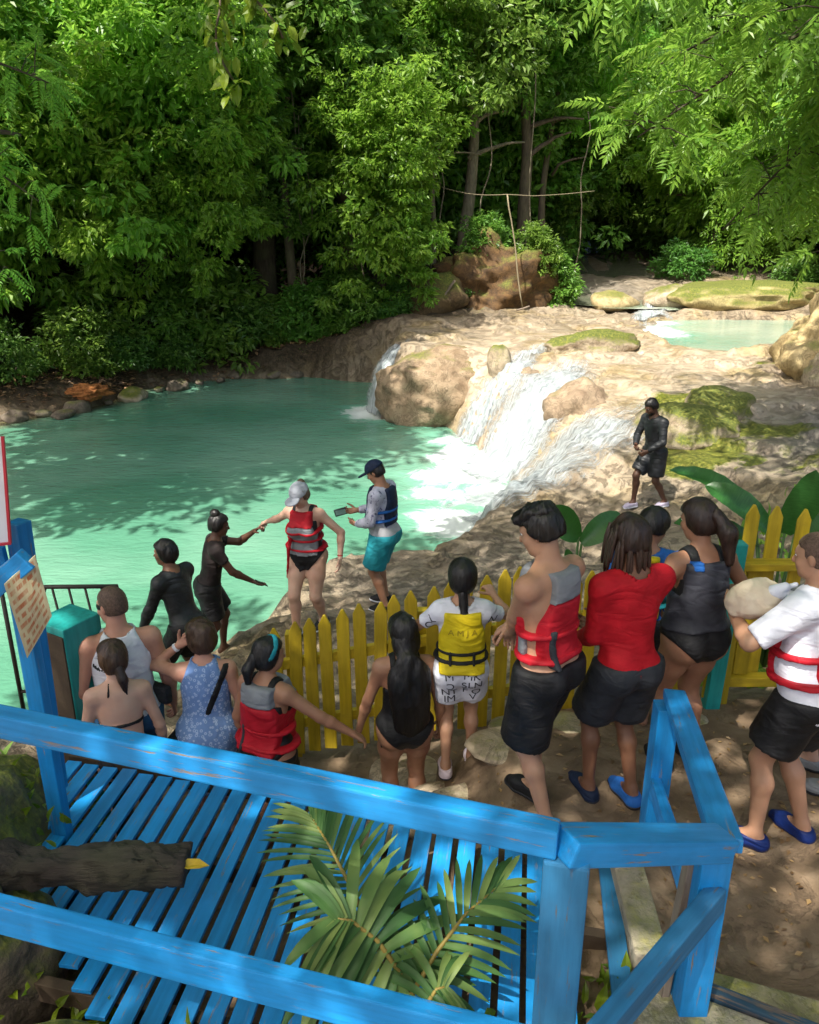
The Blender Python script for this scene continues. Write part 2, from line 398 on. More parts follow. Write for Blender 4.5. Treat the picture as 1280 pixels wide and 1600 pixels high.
def grid_axis(lo, hi, fine, coarse, flo, fhi):
    a = list(np.arange(flo, fhi, fine)); s = fine; x = flo
    while x > lo: s = min(s * 1.25, coarse); x -= s; a.insert(0, x)
    s = fine; x = a[-1]
    while x < hi: s = min(s * 1.25, coarse); x += s; a.append(x)
    return np.array(a)
def build_ground():
    xs = grid_axis(-60, 60, .085, 2.5, -4.2, 10.5); ya = np.arange(4.9, 24, .085); 
    ys = np.concatenate([grid_axis(-20, 5.0, .12, 2.5, 1.2, 4.9)[:-1], ya, grid_axis(24, 90, .15, 3, 24.05, 27)[0:]])
    ys = np.unique(np.round(ys[(ys > -20)], 4))
    X, Y = np.meshgrid(xs, ys, indexing='ij'); Z = height(X, Y)
    P = np.stack([X, Y, Z], -1); n0, n1 = X.shape
    idx = np.arange(n0 * n1).reshape(n0, n1)
    F = np.stack([idx[:-1, :-1], idx[1:, :-1], idx[1:, 1:], idx[:-1, 1:]], -1).reshape(-1, 4)
    Pn = np.stack([X, Y, X * 0], -1)
    wet = np.exp(-(((X - 4.2) / 4.2) ** 2 + ((Y - 18.5) / 6.0) ** 2) ** 2) * 1.2
    wet = np.clip(wet + .8 * np.exp(-(((X - 6.5) / 2.5) ** 2 + ((Y - 33) / 9) ** 2)), 0, 1)
    soil = sstep(5.7, 5.0, Y + .25 * fbm(Pn, 3, 3)) 
    far = np.clip(sstep(-4.2, -6.0, X) * sstep(10, 14, Y) + sstep(25.2, 26.4, Y) * sstep(3.2, 1.0, X) + sstep(28, 31, Y) * sstep(2.5, .5, X - (Y - 28) * .35) + sstep(14.5, 18, X) + sstep(44, 50, Y) + sstep(3.9, 4.6, X - 9 + (Y - 5) * .0) * sstep(13, 10, Y), 0, 1)
    shore = np.exp(-((Z + 1.75) / .22) ** 2)
    lit = np.clip(far * 1.0 - shore * .7, 0, 1)
    moss = .25 * fbm(Pn * .5, 3, 61)
    def blob(cx, cy, rx, ry, a): return a * np.exp(-(((X - cx) / rx) ** 2 + ((Y - cy) / ry) ** 2))
    moss = moss + blob(4.9, 14.2, .9, 1.4, .65) + blob(5.6, 16.0, 1.3, .7, .5) + blob(4.2, 12.9, .6, .8, .5) + blob(12.5, 29.5, 3.5, 2.2, .62) + blob(10.2, 17.6, 1.6, 1.6, .5) + blob(7.5, 12.2, 1.5, 1.0, .5) + blob(6.2, 17.6, 1.6, .5, .45) + blob(4.6, 13.2, .7, .9, .4) + blob(9.0, 14.5, 1.2, .8, .5) + blob(3.0, 29, 2.4, 2, .5) + blob(-8.8, 21.6, 1.0, .9, .5)
    moss = moss + blob(6.3, 19.6, .9, .4, .5) + blob(8.0, 18.6, 1.2, .5, .5) + blob(2.4, 22.3, .8, .4, .45) + blob(6.4, 14.0, .7, .6, .5)
    moss = np.clip(moss * (1 - soil), -1, 1)
    grey = np.clip(blob(7.6, 13.2, 2.4, 2.2, 1.0) + blob(1.6, 9.2, 2.6, 1.6, .5) + blob(6.5, 33, 3, 4, .8), 0, 1)  # grey rock tone, with the shade on the right slab put into it
    me = npmesh('ground', P.reshape(-1, 3), F, ROCK, True, {'wet': wet, 'soil': soil, 'litter': lit, 'moss': moss, 'grey': grey})
    tag(ob('ground', me), 'tan travertine rock shelves, earth path and leaf-strewn banks', kind='structure')
build_ground()
def gz(x, y): return float(height(np.array([x]), np.array([y]))[0])

# ------------------------------------------------------------------ water
def m_water(name, deep, foamc=(.56, .62, .60), rough=.05, bump=.24):
    t = NT(name); v = t.coord('World')
    big = t.noise(v, .22, 3)
    col = t.mix(t.ramp(big, [(.42, 0.0), (.66, 1.0)]), deep, tuple(min(1, x * y) for x, y in zip(deep, (2.1, 1.45, 1.6))))  # broad paler clouds put sunlit patches into the water colour
    fo = t.attr('foam'); fn = t.noise(t.coord('World', (1.0, 1.7, 1)), 2.0, 8, .75, 1.2)
    fm = t.ramp(t.math('MULTIPLY', t.math('ADD', fo, t.math('MULTIPLY', fn, 1.1)), .5), [(.52, 0.0), (.67, 1.0)])
    milky = t.ramp(fo, [(.0, 0.0), (1.0, .75)])
    col = t.mix(milky, col, (.20, .46, .35)); col = t.mix(fm, col, foamc)
    sh = t.attr('shallow'); col = t.mix(sh, col, (.16, .15, .075))
    t.base(col); t.rough(t.mix(fm, (rough,) * 3, (.7,) * 3)); t.spec(.5)
    w1 = t.noise(t.coord('World', (1.0, 2.4, 1)), 2.6, 4, .55, .5); w2 = t.noise(v, 11, 3, .5)
    t.bump(t.math('ADD', w1, t.math('MULTIPLY', w2, .25)), bump, .12)
    return t.m
FALLS = [(-.95, 21.3, .9), (-.5, 20.9, .7), (1.0, 18.5, 1.1), (1.2, 17.2, 1.3), (1.1, 15.8, 1.2), (1.2, 14.4, 1.2), (.75, 13.1, .9), (.5, 14.5, .8)]
def build_pool():
    xs = np.arange(-16, 5.01, .14); ys = np.arange(5.6, 27.3, .14)
    X, Y = np.meshgrid(xs, ys, indexing='ij'); n0, n1 = X.shape
    foam = np.zeros_like(X)
    for cx, cy, r in FALLS: foam = np.maximum(foam, np.exp(-((X - cx) ** 2 + (Y - cy) ** 2) / (r * r)))
    P = np.stack([X, Y, X * 0], -1)
    foam = np.clip(foam * (1 + .5 * fbm(P * .9, 3, 71)), 0, 1)
    far = sstep(-6, -7.6, X) * sstep(17, 20, Y)
    dpt = -1.8 - height(X, Y); sh = np.clip(1 - dpt / .55, 0, 1) * far * .9 + np.clip(1 - dpt / .3, 0, 1) * .25
    Z = -1.8 + foam * .10 * (fbm(P * 3.2, 3, 81)) + .012 * fbm(P * 1.1, 2, 83)
    idx = np.arange(n0 * n1).reshape(n0, n1)
    F = np.stack([idx[:-1, :-1], idx[1:, :-1], idx[1:, 1:], idx[:-1, 1:]], -1).reshape(-1, 4)
    keep = (dpt > -.25)[:-1, :-1].reshape(-1); F = F[keep]
    me = npmesh('pool_water', np.stack([X, Y, Z], -1).reshape(-1, 3), F, m_water('turquoise_water', (.088, .25, .165)), True, {'foam': foam, 'shallow': sh})
    tag(ob('pool_water', me), 'milky turquoise plunge pool below the small falls', kind='structure')
build_pool()
def build_upper():
    xs = np.arange(5.8, 13.4, .16); ys = np.arange(19.6, 27.6, .16)
    X, Y = np.meshgrid(xs, ys, indexing='ij'); n0, n1 = X.shape
    foam = np.maximum(np.exp(-(((X - 7.3) / .9) ** 2 + ((Y - 24.3) / 1.9) ** 2)), .8 * np.exp(-(((X - 7.9) / 1.0) ** 2 + ((Y - 26.2) / .9) ** 2)))
    idx = np.arange(n0 * n1).reshape(n0, n1)
    F = np.stack([idx[:-1, :-1], idx[1:, :-1], idx[1:, 1:], idx[:-1, 1:]], -1).reshape(-1, 4)
    dpt = -.08 - height(X, Y); F = F[((dpt > -.12) & (sdpoly(X, Y, UPOOL) < .45))[:-1, :-1].reshape(-1)]
    Z = -.08 + foam * .05 * fbm(np.stack([X, Y, X * 0], -1) * 3, 3, 9)
    me = npmesh('upper_pool_water', np.stack([X, Y, Z], -1).reshape(-1, 3), F, m_water('pale_pool_water', (.17, .30, .225)), True, {'foam': foam, 'shallow': foam * 0})
    tag(ob('upper_pool_water', me), 'small pale green pool on the ledge above the falls', kind='structure')
build_upper()
def m_fall():
    t = NT('white_water'); uv = t.n('ShaderNodeUVMap'); uv.uv_map = 'UVMap'
    mp = t.n('ShaderNodeMapping'); t.l(uv.outputs[0], mp.inputs[0]); mp.inputs['Scale'].default_value = (7, 1.1, 1)
    n1 = t.noise(mp.outputs[0], 1.6, 9, .78, 1.1); v = t.coord('World'); n2 = t.noise(v, 7, 6, .7)
    t.base(t.ramp(n1, [(.32, (.24, .30, .34)), (.5, (.42, .47, .49)), (.66, (.60, .63, .64))])); t.rough(.35); t.spec(.5)
    t.b.inputs['Subsurface Weight'].default_value = .0
    den = t.attr('dens')
    a = t.math('ADD', t.math('ADD', t.math('MULTIPLY', n1, 1.1), t.math('MULTIPLY', n2, .5)), den)
    al = t.ramp(a, [(1.12, 0.0), (1.42, 1.0)]) if False else t.ramp(t.math('MULTIPLY', a, .5), [(.50, 0.0), (.70, 1.0)])
    t.l(al, t.b.inputs['Alpha']); t.bump(t.math('ADD', n1, n2), .9, .08); return t.m
FALLM = m_fall()
def flow(name, label, path, widths, dens, off=.05, nu=60, nv=22, arc=None):
    path = np.array(path, float); k = np.linspace(0, 1, len(path)); u = np.linspace(0, 1, nu)
    cx = np.interp(u, k, path[:, 0]); cy = np.interp(u, k, path[:, 1]); wd = np.interp(u, k, widths); dn = np.interp(u, k, dens)
    for _ in range(3):
        cx[1:-1] = (cx[:-2] + cx[1:-1] * 2 + cx[2:]) / 4; cy[1:-1] = (cy[:-2] + cy[1:-1] * 2 + cy[2:]) / 4
    tx = np.gradient(cx); ty = np.gradient(cy); L = np.hypot(tx, ty); nx = -ty / L; ny = tx / L
    v = np.linspace(-1, 1, nv)
    X = cx[:, None] + nx[:, None] * v * wd[:, None] / 2; Y = cy[:, None] + ny[:, None] * v * wd[:, None] / 2
    P = np.stack([X, Y, X * 0], -1)
    Z = height(X, Y) + off * (1 - np.abs(v) ** 3 * .9) + .05 * fbm(P * np.array([3.5, 3.5, 1]), 3, 91)
    if arc is not None:
        za = np.interp(u, k, arc); Z = np.maximum(Z * 0 + za[:, None] + .05 * fbm(P * 4, 3, 92) - .10 * v ** 2, -9)
    Z = np.maximum(Z, -1.78)
    E_ = 1 - np.abs(v)[None, :] ** 2.2
    D = dn[:, None] + (E_ - 1) * .55 + .12 * fbm(P * 1.3, 3, 93); D[0] -= .5; D[-1] -= .2
    idx = np.arange(nu * nv).reshape(nu, nv)
    F = np.stack([idx[:-1, :-1], idx[1:, :-1], idx[1:, 1:], idx[:-1, 1:]], -1).reshape(-1, 4)
    me = npmesh(name, np.stack([X, Y, Z], -1).reshape(-1, 3), F, FALLM, True, {'dens': D})
    uvl = me.uv_layers.new(name='UVMap'); s = np.cumsum(np.r_[0, np.hypot(np.hypot(np.diff(cx), np.diff(cy)), np.diff(Z[:, nv // 2]))])
    UV = np.stack([np.broadcast_to(v * .5 * wd[:, None], (nu, nv)), np.broadcast_to(s[:, None], (nu, nv))], -1).reshape(-1, 2)
    li = np.empty(len(me.loops), np.int32); me.loops.foreach_get('vertex_index', li)
    uvl.data.foreach_set('uv', UV[li].astype(np.float32).ravel())
    return tag(ob(name, me), label, kind='structure')
flow('waterfall', 'narrow white fall curling off the left of the tan rock block', [(.55, 22.3), (.1, 21.9), (-.35, 21.5), (-.7, 21.2), (-.92, 21.05), (-1.0, 21.0)], [.5, .65, .8, .85, .9, 1.0], [.05, .25, .5, .55, .6, .6], arc=[.03, .02, -.08, -.6, -1.3, -1.78])
flow('waterfall', 'white chute between the tan rock block and the main curtain', [(3.8, 21.6), (3.1, 20.4), (2.45, 19.4), (1.9, 18.7), (1.3, 18.1)], [.8, .95, 1.2, 1.6, 1.9], [.05, .42, .68, .8, .5])
flow('waterfall', 'widest curtain of white water in the middle of the ledge', [(4.5, 20.0), (3.8, 18.8), (3.05, 17.6), (2.4, 16.8), (1.7, 16.2), (1.1, 15.9)], [1.3, 1.8, 2.2, 2.4, 2.5, 2.4], [-.05, .36, .68, .8, .8, .5], off=.12)
flow('waterfall', 'broad white slide running down beside the flat rock', [(5.0, 16.7), (4.2, 15.5), (3.3, 14.6), (2.3, 13.9), (1.5, 13.4), (.9, 13.1)], [1.4, 2.0, 2.6, 2.8, 2.7, 2.4], [-.1, .25, .48, .58, .62, .4], off=.08)
flow('waterfall', 'small cascade tumbling into the upper pool', [(8.9, 30.4), (8.5, 29.2), (8.1, 28.0), (7.8, 27.0)], [.9, 1.0, 1.3, 1.6], [.1, .4, .6, .5], off=.08)
flow('stream_water', 'thin sheet of water crossing the sunlit ledge', [(8.0, 27.5), (7.5, 26), (7.2, 24.4), (6.6, 22.6), (5.4, 20.9), (4.2, 19.7)], [2.2, 1.6, 1.6, 1.8, 1.7, 1.2], [.1, .3, .3, .0, -.2, -.15], off=.05)
# upstream water behind the ledge
def sheet(name, label, poly, z, mat, foamc=None):
    p = np.array(poly); xs = np.arange(p[:, 0].min(), p[:, 0].max() + .3, .3); ys = np.arange(p[:, 1].min(), p[:, 1].max() + .3, .3)
    X, Y = np.meshgrid(xs, ys, indexing='ij'); n0, n1 = X.shape; idx = np.arange(n0 * n1).reshape(n0, n1)
    F = np.stack([idx[:-1, :-1], idx[1:, :-1], idx[1:, 1:], idx[:-1, 1:]], -1).reshape(-1, 4)
    s = sdpoly(X, Y, poly); F = F[(s < .1)[:-1, :-1].reshape(-1)]
    Z = X * 0 + z(X, Y); foam = X * 0 if foamc is None else np.exp(-((X - foamc[0]) ** 2 + (Y - foamc[1]) ** 2) / foamc[2] ** 2)
    me = npmesh(name, np.stack([X, Y, Z], -1).reshape(-1, 3), F, mat, True, {'foam': foam, 'shallow': foam * 0 + .5})
    tag(ob(name, me), label, kind='structure')
sheet('stream_water', 'dark shaded stream running out of the forest above the ledge', [(4.2, 29), (9.2, 28.3), (9.6, 33), (10.5, 40), (11, 50), (6, 50), (5.5, 40), (4.4, 34)],
      lambda X, Y: terrace(X, Y) + .07, m_water('stream_dark', (.13, .17, .14), rough=.12), (8.2, 28.2, 1.0))

# ================================================================== BLUE STAIR RAILING (foreground)
rl = empty('blue_railing', (.44, 1.8, -.1)); tag(rl, 'bright blue timber stair railing with chipped post in the foreground', 'railing')
def rail(parent, p0, p1, w, h, mat=BLUE, name='rail', bev=.008): return beam(name, p0, p1, w, h, mat, parent, bev)
rail(rl, (-2.4, 2.665, 1.505), (.405, 1.79, 1.505), .065, .092)
rail(rl, (-2.4, 2.66, .585), (.385, 1.80, .685), .06, .145)
beam('post', (.435, 1.80, -.25), (.435, 1.80, 1.457), .125, .115, BLUE_OLD_SHADE, rl, .008, up=(.25, 1, 0))
rail(rl, (.415, 1.775, 1.50), (.985, 2.06, 1.25), .10, .080)
beam('post', (.99, 2.14, .45), (.99, 2.14, 1.215), .10, .105, BLUE, rl, .006, up=(0, 1, 0))
beam('post', (.915, 2.19, .45), (.94, 2.17, 1.18), .03, .05, WOOD_GREY, rl, .005, up=(0, 1, 0))
rail(rl, (.985, 2.04, 1.262), (1.255, 3.36, .965), .10, .05)
rail(rl, (.965, 2.20, .90), (1.19, 3.28, .50), .05, .09)
beam('post', (1.215, 3.33, -.1), (1.215, 3.33, .925), .10, .10, BLUE, rl, .006, up=(0, 1, 0))
rail(rl, (1.01, 2.10, 1.0), (.40, 1.53, .93), .06, .10, BLUE_OLD_SHADE)
beam('block', (.31, 1.84, .62), (.40, 1.81, .62), .07, .10, BLUE, rl, .005)

# stair landing pieces at the lower right
st = empty('stair_landing', (1.2, 1.95, 0)); tag(st, 'mossy concrete stair landing with a worn blue nosing board', 'stairs')
def slab(name, poly, z0, z1, mat, parent=None, jit=.0):
    bm = bmesh.new(); vs = [bm.verts.new((x, y, z1)) for x, y in poly]; f = bm.faces.new(vs)
    r = bmesh.ops.extrude_face_region(bm, geom=[f]); 
    for e in r['geom']:
        if isinstance(e, bmesh.types.BMVert): e.co.z = z0
    bmesh.ops.recalc_face_normals(bm, faces=bm.faces)
    bmesh.ops.bevel(bm, geom=list(bm.edges), offset=.015, segments=2, profile=.6, affect='EDGES')
    bmesh.ops.triangulate(bm, faces=[f for f in bm.faces if len(f.verts) > 4])
    o = bm_ob(name, bm, mat, parent)
    if parent is not None: o.matrix_basis = Matrix.LocRotScale(parent.location, parent.rotation_euler, parent.scale).inverted()
    return o
slab('tread', [(.78, 1.45), (1.8, 1.25), (1.8, 1.80), (1.02, 2.18), (.80, 2.2)], -.1, .47, CONCRETE, st)
NOSE = m_paint('worn_nosing', (.02, .06, .10), chip=(.14, .10, .07), wear=.5, rough=.75)
beam('nosing', (1.0, 2.235, .455), (1.85, 1.80, .455), .05, .06, NOSE, st)
beam('nosing', (.84, 1.93, .49), (1.05, 1.70, .49), .022, .03, NOSE, st)
slab('tread', [(1.05, 2.26), (1.9, 1.86), (2.4, 1.8), (2.2, 2.15), (1.15, 2.52)], -.1, .22, BOULDER_DRY, st)
blk = slab('concrete_block', [(.955, 2.62), (1.10, 2.62), (1.135, 3.2), (.985, 3.2)], -.2, .16, CONCRETE)
tag(blk, 'low mossy concrete block beside the last deck boards', 'block')
# cut stump poking up at the bottom edge
bmv = []
for k, (z, r) in enumerate([(-.2, .10), (.5, .095), (.86, .085), (.93, .07), (.955, .035)]): bmv.append((.50, 1.40, z)) 
stp = tube_ob('wood_stump', [(.525, 1.36, -.2), (.525, 1.36, .5), (.52, 1.37, .84), (.52, 1.37, .90), (.52, 1.37, .925)], [.075, .07, .062, .052, .025], m_plain('orange_wood', (.34, .15, .04), .85, .5, 30, .6), None, 14)
tag(stp, 'rounded orange-brown wooden stump at the bottom edge', 'stump')

# ================================================================== BLUE DECK
dk = empty('blue_deck', (-.6, 3.0, .1)); tag(dk, 'low blue slatted timber deck below the railing', 'deck')
bdir = Vector((.1418, .9899, 0)); cdir = Vector((.9899, -.1418, 0))
_bm = None
for i in range(29):
    c = -2.63 + i * .1165
    if i in (26,): continue
    s = (c + 2.65) / 3.2
    fx = -2.1 + s * 3.12; fy = 4.06 - s * .80
    far = fx * bdir.x + fy * bdir.y + random.uniform(-.012, .012)
    near = 1.55 + random.uniform(-.02, .02)
    if c < -1.1: near = 1.75 + (-1.1 - c) * .9
    ang = random.uniform(-.004, .004)
    p0 = cdir * c + bdir * near; p1 = cdir * (c + ang) + bdir * far
    zz = .085 + random.uniform(-.004, .004)
    m = BLUE if i < 27 else BLUE_OLD_SHADE
    beam('plank', (p0.x, p0.y, zz), (p1.x, p1.y, zz + random.uniform(-.004, .004)), .087, .022, m, dk, .003)
for b in (2.15, 2.95, 3.55):
    p0 = cdir * -2.6 + bdir * (b + .25); p1 = cdir * .6 + bdir * (b - .05)
    beam('joist', (p0.x, p0.y, .015), (p1.x, p1.y, .015), .05, .10, BROWN, dk, .004)
for c, b in ((-2.3, 3.9), (-1.2, 3.75), (-.2, 3.5), (.45, 3.3), (-1.4, 2.6), (.3, 2.2), (-.5, 2.3)):
    p = cdir * c + bdir * (b - .12); beam('post', (p.x, p.y, -1.0), (p.x, p.y, -.04), .09, .09, BROWN, dk, .004, up=(0, 1, 0))

# ================================================================== YELLOW PICKET FENCE
fx0, fy0 = -.93, 5.10; fx1, fy1 = 2.06, 4.92
_pm = {}
def picket_mesh(h, w=.088, t=.02):
    k = round(h, 2)
    if k in _pm: return _pm[k]
    bm = bmesh.new()
    pr = [(-w / 2, 0), (w / 2, 0), (w / 2, k - .075), (.008, k), (-.008, k), (-w / 2, k - .075)]
    f = bm.faces.new([bm.verts.new((z, x, -t / 2)) for x, z in pr])
    r = bmesh.ops.extrude_face_region(bm, geom=[f])
    for e in r['geom']:
        if isinstance(e, bmesh.types.BMVert): e.co.z = t / 2
    bmesh.ops.recalc_face_normals(bm, faces=bm.faces)
    bmesh.ops.bevel(bm, geom=list(bm.edges), offset=.003, segments=1, affect='EDGES')
    me = bpy.data.meshes.new('picket'); bm.to_mesh(me); bm.free(); me.materials.append(YELLOW); _pm[k] = me
    return me
fn = empty('picket_fence', (fx0, fy0, -.7)); tag(fn, 'yellow picket fence between the crowd and the rocks', 'fence')
def picket(parent, x, y, z, h, yaw, lean=0.0):
    o = ob('picket', picket_mesh(h), parent)
    # mesh length is local X -> stand it up
    M = Matrix.Translation((x, y, z)) @ Matrix.Rotation(yaw, 4, 'Z') @ Matrix.Rotation(lean, 4, 'Y') @ Matrix.Rotation(-math.pi / 2, 4, 'Y') @ Matrix.Rotation(math.pi / 2, 4, 'X')
    o.matrix_basis = Matrix.LocRotScale(parent.location, parent.rotation_euler, parent.scale).inverted() @ M
    return o
fyaw = math.atan2(fy1 - fy0, fx1 - fx0); NP = 26
def fbase(s): return -.70 + .62 * (s ** .9 if s > 0 else 0) if s < 1 else -.08
for i in range(NP):
    s = i / (NP - 1); x = fx0 + (fx1 - fx0) * s; y = fy0 + (fy1 - fy0) * s
    h = 1.06 + .14 * min(1, s * 1.9) + random.uniform(-.012, .012)
    if s > .62: h = 1.10 + random.uniform(-.01, .01)
    picket(fn, x, y - .035, fbase(s) + .05, h, fyaw, random.uniform(-.018, .018))
for dz in (.30, .80):
    for a, b in ((0, .5), (.5, 1.0)):
        pa = (fx0 + (fx1 - fx0) * a, fy0 + (fy1 - fy0) * a, fbase(a) + dz); pb = (fx0 + (fx1 - fx0) * b, fy0 + (fy1 - fy0) * b, fbase(b) + dz)
        beam('rail', pa, pb, .045, .075, YELLOW, fn, .004)
for s in (0.03, .34, .66):
    x = fx0 + (fx1 - fx0) * s; y = fy0 + (fy1 - fy0) * s + .07
    beam('post', (x, y, fbase(s) - .25), (x, y, fbase(s) + 1.0), .08, .08, YELLOW, fn, .005, up=(0, 1, 0))
# gate on the right
gt = empty('picket_gate', (2.2, 4.95, -.1)); tag(gt, 'yellow picket gate with boxed frame beside the teal post', 'gate')
for x in (2.24, 2.40, 2.58, 2.76, 2.94, 3.12): picket(gt, x, 5.03, -.02, 1.33 + random.uniform(-.015, .02), 0, random.uniform(-.01, .01))
beam('rail', (2.15, 4.97, .93), (3.2, 4.97, .93), .11, .05, YELLOW, gt); beam('rail', (2.15, 4.97, .06), (3.2, 4.97, .06), .09, .07, YELLOW, gt)
beam('post', (2.17, 4.94, -.1), (2.17, 4.94, .905), .07, .085, YELLOW, gt, .005, up=(0, 1, 0)); beam('post', (2.96, 4.94, -.1), (2.96, 4.94, .905), .07, .08, YELLOW, gt, .005, up=(0, 1, 0))
beam('brace', (2.30, 4.985, .1), (2.30, 4.985, .90), .10, .02, YELLOW, gt, .003, up=(0, 1, 0))
tp = beam('gate_post', (2.07, 4.86, -.25), (2.12, 4.90, 1.12), .10, .10, TEAL, None, .008, up=(0, 1, 0)); tag(tp, 'slim teal timber post between fence and gate', 'post')

# ================================================================== LEFT POSTS AND SIGNS
pa = (.50, .866)                      # pillar face direction
bp = beam('gate_pillar', (-2.10, 4.50, -.9), (-2.10, 4.50, .79), .27, .27, TEAL, None, .008, up=(pa[0], pa[1], 0)); tag(bp, 'thick square teal pillar by the pool steps', 'pillar')
# dark sheet painting in the shadow on its side towards the sign
sd = Vector((-pa[0], -pa[1], 0)); sp = beam('shade_panel', Vector((-2.10, 4.50, -.9)) + sd * .139, Vector((-2.10, 4.50, .74)) + sd * .139, .255, .012, BROWN, None, .002, up=(pa[0], pa[1], 0))
sp.parent = bp; sp.matrix_basis = bp.matrix_basis.inverted() @ sp.matrix_basis
sg = empty('sign_frame', (-1.79, 3.42, -.6)); tag(sg, 'blue timber sign frame at the left edge', 'sign frame')
beam('post', (-1.80, 3.43, -.7), (-1.80, 3.43, 1.58), .085, .06, BLUE, sg, .006, up=(.2, 1, 0))
beam('beam', (-2.25, 3.36, 1.22), (-1.70, 3.36, 1.665), .06, .10, BLUE, sg, .006)
beam('post', (-1.90, 3.64, .2), (-1.86, 3.64, 1.735), .085, .085, BLUE, sg, .006, up=(.45, 1, 0))
beam('beam', (-2.5, 3.56, 1.50), (-1.91, 3.58, 1.53), .04, .20, BLUE, sg, .006)
# notice with faded orange print
def m_notice():
    t = NT('faded_notice'); u = t.coord('UV', (1, 1, 1)); sx = t.n('ShaderNodeSeparateXYZ'); t.l(u, sx.inputs[0])
    row = t.math('FRACT', t.math('MULTIPLY', sx.outputs[1], 9.0)); line = t.ramp(row, [(.2, 0.0), (.3, 1.0), (.72, 1.0), (.82, 0.0)])
    cb = t.n('ShaderNodeCombineXYZ'); t.l(t.math('MULTIPLY', sx.outputs[0], 9.0), cb.inputs[0]); t.l(t.math('MULTIPLY', t.math('FLOOR', t.math('MULTIPLY', sx.outputs[1], 9.0)), 3.7), cb.inputs[1])
    word = t.ramp(t.noise(cb.outputs[0], 1.0, 2, .5), [(.40, 0.0), (.46, 1.0)]); fade = t.ramp(t.noise(t.coord('UV'), 5, 4, .7), [(.3, .35), (.6, .95)])
    edge = t.ramp(sx.outputs[0], [(.06, 0.0), (.09, 1.0), (.90, 1.0), (.93, 0.0)])
    f = t.math('MULTIPLY', t.math('MULTIPLY', line, word), t.math('MULTIPLY', fade, edge))
    c = t.mix(f, t.ramp(t.noise(t.coord('UV'), 4, 5, .7), [(.3, (.40, .34, .19)), (.7, (.58, .50, .32))]), (.36, .10, .035))
    t.base(c); t.rough(.7); return t.m
def plate(name, corners, thick, mat, parent=None):
    c = [Vector(p) for p in corners]; n = (c[1] - c[0]).cross(c[3] - c[0]).normalized()
    bm = bmesh.new(); f = bm.faces.new([bm.verts.new(p + n * thick / 2) for p in c]); b = bm.faces.new([bm.verts.new(p - n * thick / 2) for p in reversed(c)])
    fv = list(f.verts); bv = list(reversed(list(b.verts)))
    for i in range(4): bm.faces.new((fv[i], bv[i], bv[(i + 1) % 4], fv[(i + 1) % 4]))
    bmesh.ops.recalc_face_normals(bm, faces=bm.faces)
    uv = bm.loops.layers.uv.new('UVMap'); uvs = [(0, 1), (1, 1), (1, 0), (0, 0)]
    for fc, vs in ((f, fv), (b, bv)):
        for lp in fc.loops: lp[uv].uv = uvs[vs.index(lp.vert)]
    o = bm_ob(name, bm, mat, parent)
    if parent is not None: o.matrix_basis = Matrix.LocRotScale(parent.location, parent.rotation_euler, parent.scale).inverted()
    return o
nt = plate('notice_board', [(-1.80, 3.31, 1.56), (-1.665, 3.36, 1.68), (-1.655, 3.40, 1.36), (-1.775, 3.345, 1.17)], .012, m_notice()); tag(nt, 'small yellowed notice with rows of faded orange print', 'notice')
ws = empty('white_sign', (-1.9, 3.5, 1.5)); tag(ws, 'white sign board with thin red border cut by the left edge', 'sign')
c0 = [(-2.35, 3.42, 2.20), (-1.785, 3.50, 2.185), (-1.835, 3.50, 1.69), (-2.35, 3.42, 1.66)]
plate('board', c0, .015, m_plain('white_board', (.72, .74, .80), .45, .06, 3, .03), ws)
RED = m_plain('red_border', (.50, .03, .05), .5, .15, 6, .05)
beam('border', (-1.783, 3.488, 2.19), (-1.834, 3.488, 1.685), .012, .012, RED, ws, .001, up=(0, 1, 0)); beam('border', (-2.35, 3.405, 1.655), (-1.83, 3.488, 1.685), .012, .012, RED, ws, .001)

# dark metal handrail at the water
METAL = m_plain('dark_metal', (.035, .028, .022), .5, .3, 12, .1)
mr = empty('metal_handrail', (-2.4, 6.1, -.9)); tag(mr, 'thin dark metal handrail at the pool edge', 'handrail')
def mtube(name, a, b, r): 
    o = tube_ob(name, [a, tuple((Vector(a) + Vector(b)) / 2), b], r, METAL, mr, 6); o.matrix_basis = Matrix.Translation(-mr.location); return o
mtube('top_rail', (-3.35, 6.1, .235), (-2.39, 6.1, .245), .018)
mtube('post', (-2.40, 6.1, .24), (-2.38, 6.1, -.95), .018); mtube('post', (-3.35, 6.1, .24), (-3.35, 6.1, -.95), .018)
for k in range(6): x = -3.2 + k * .135; mtube('baluster', (x, 6.1, .235), (x + .09, 6.1, -.75), .010)
mtube('baluster', (-2.98, 6.1, .235), (-3.12, 6.1, -.1), .010)
mtube('bottom_rail', (-3.35, 6.1, -.75), (-2.39, 6.1, -.75), .014)

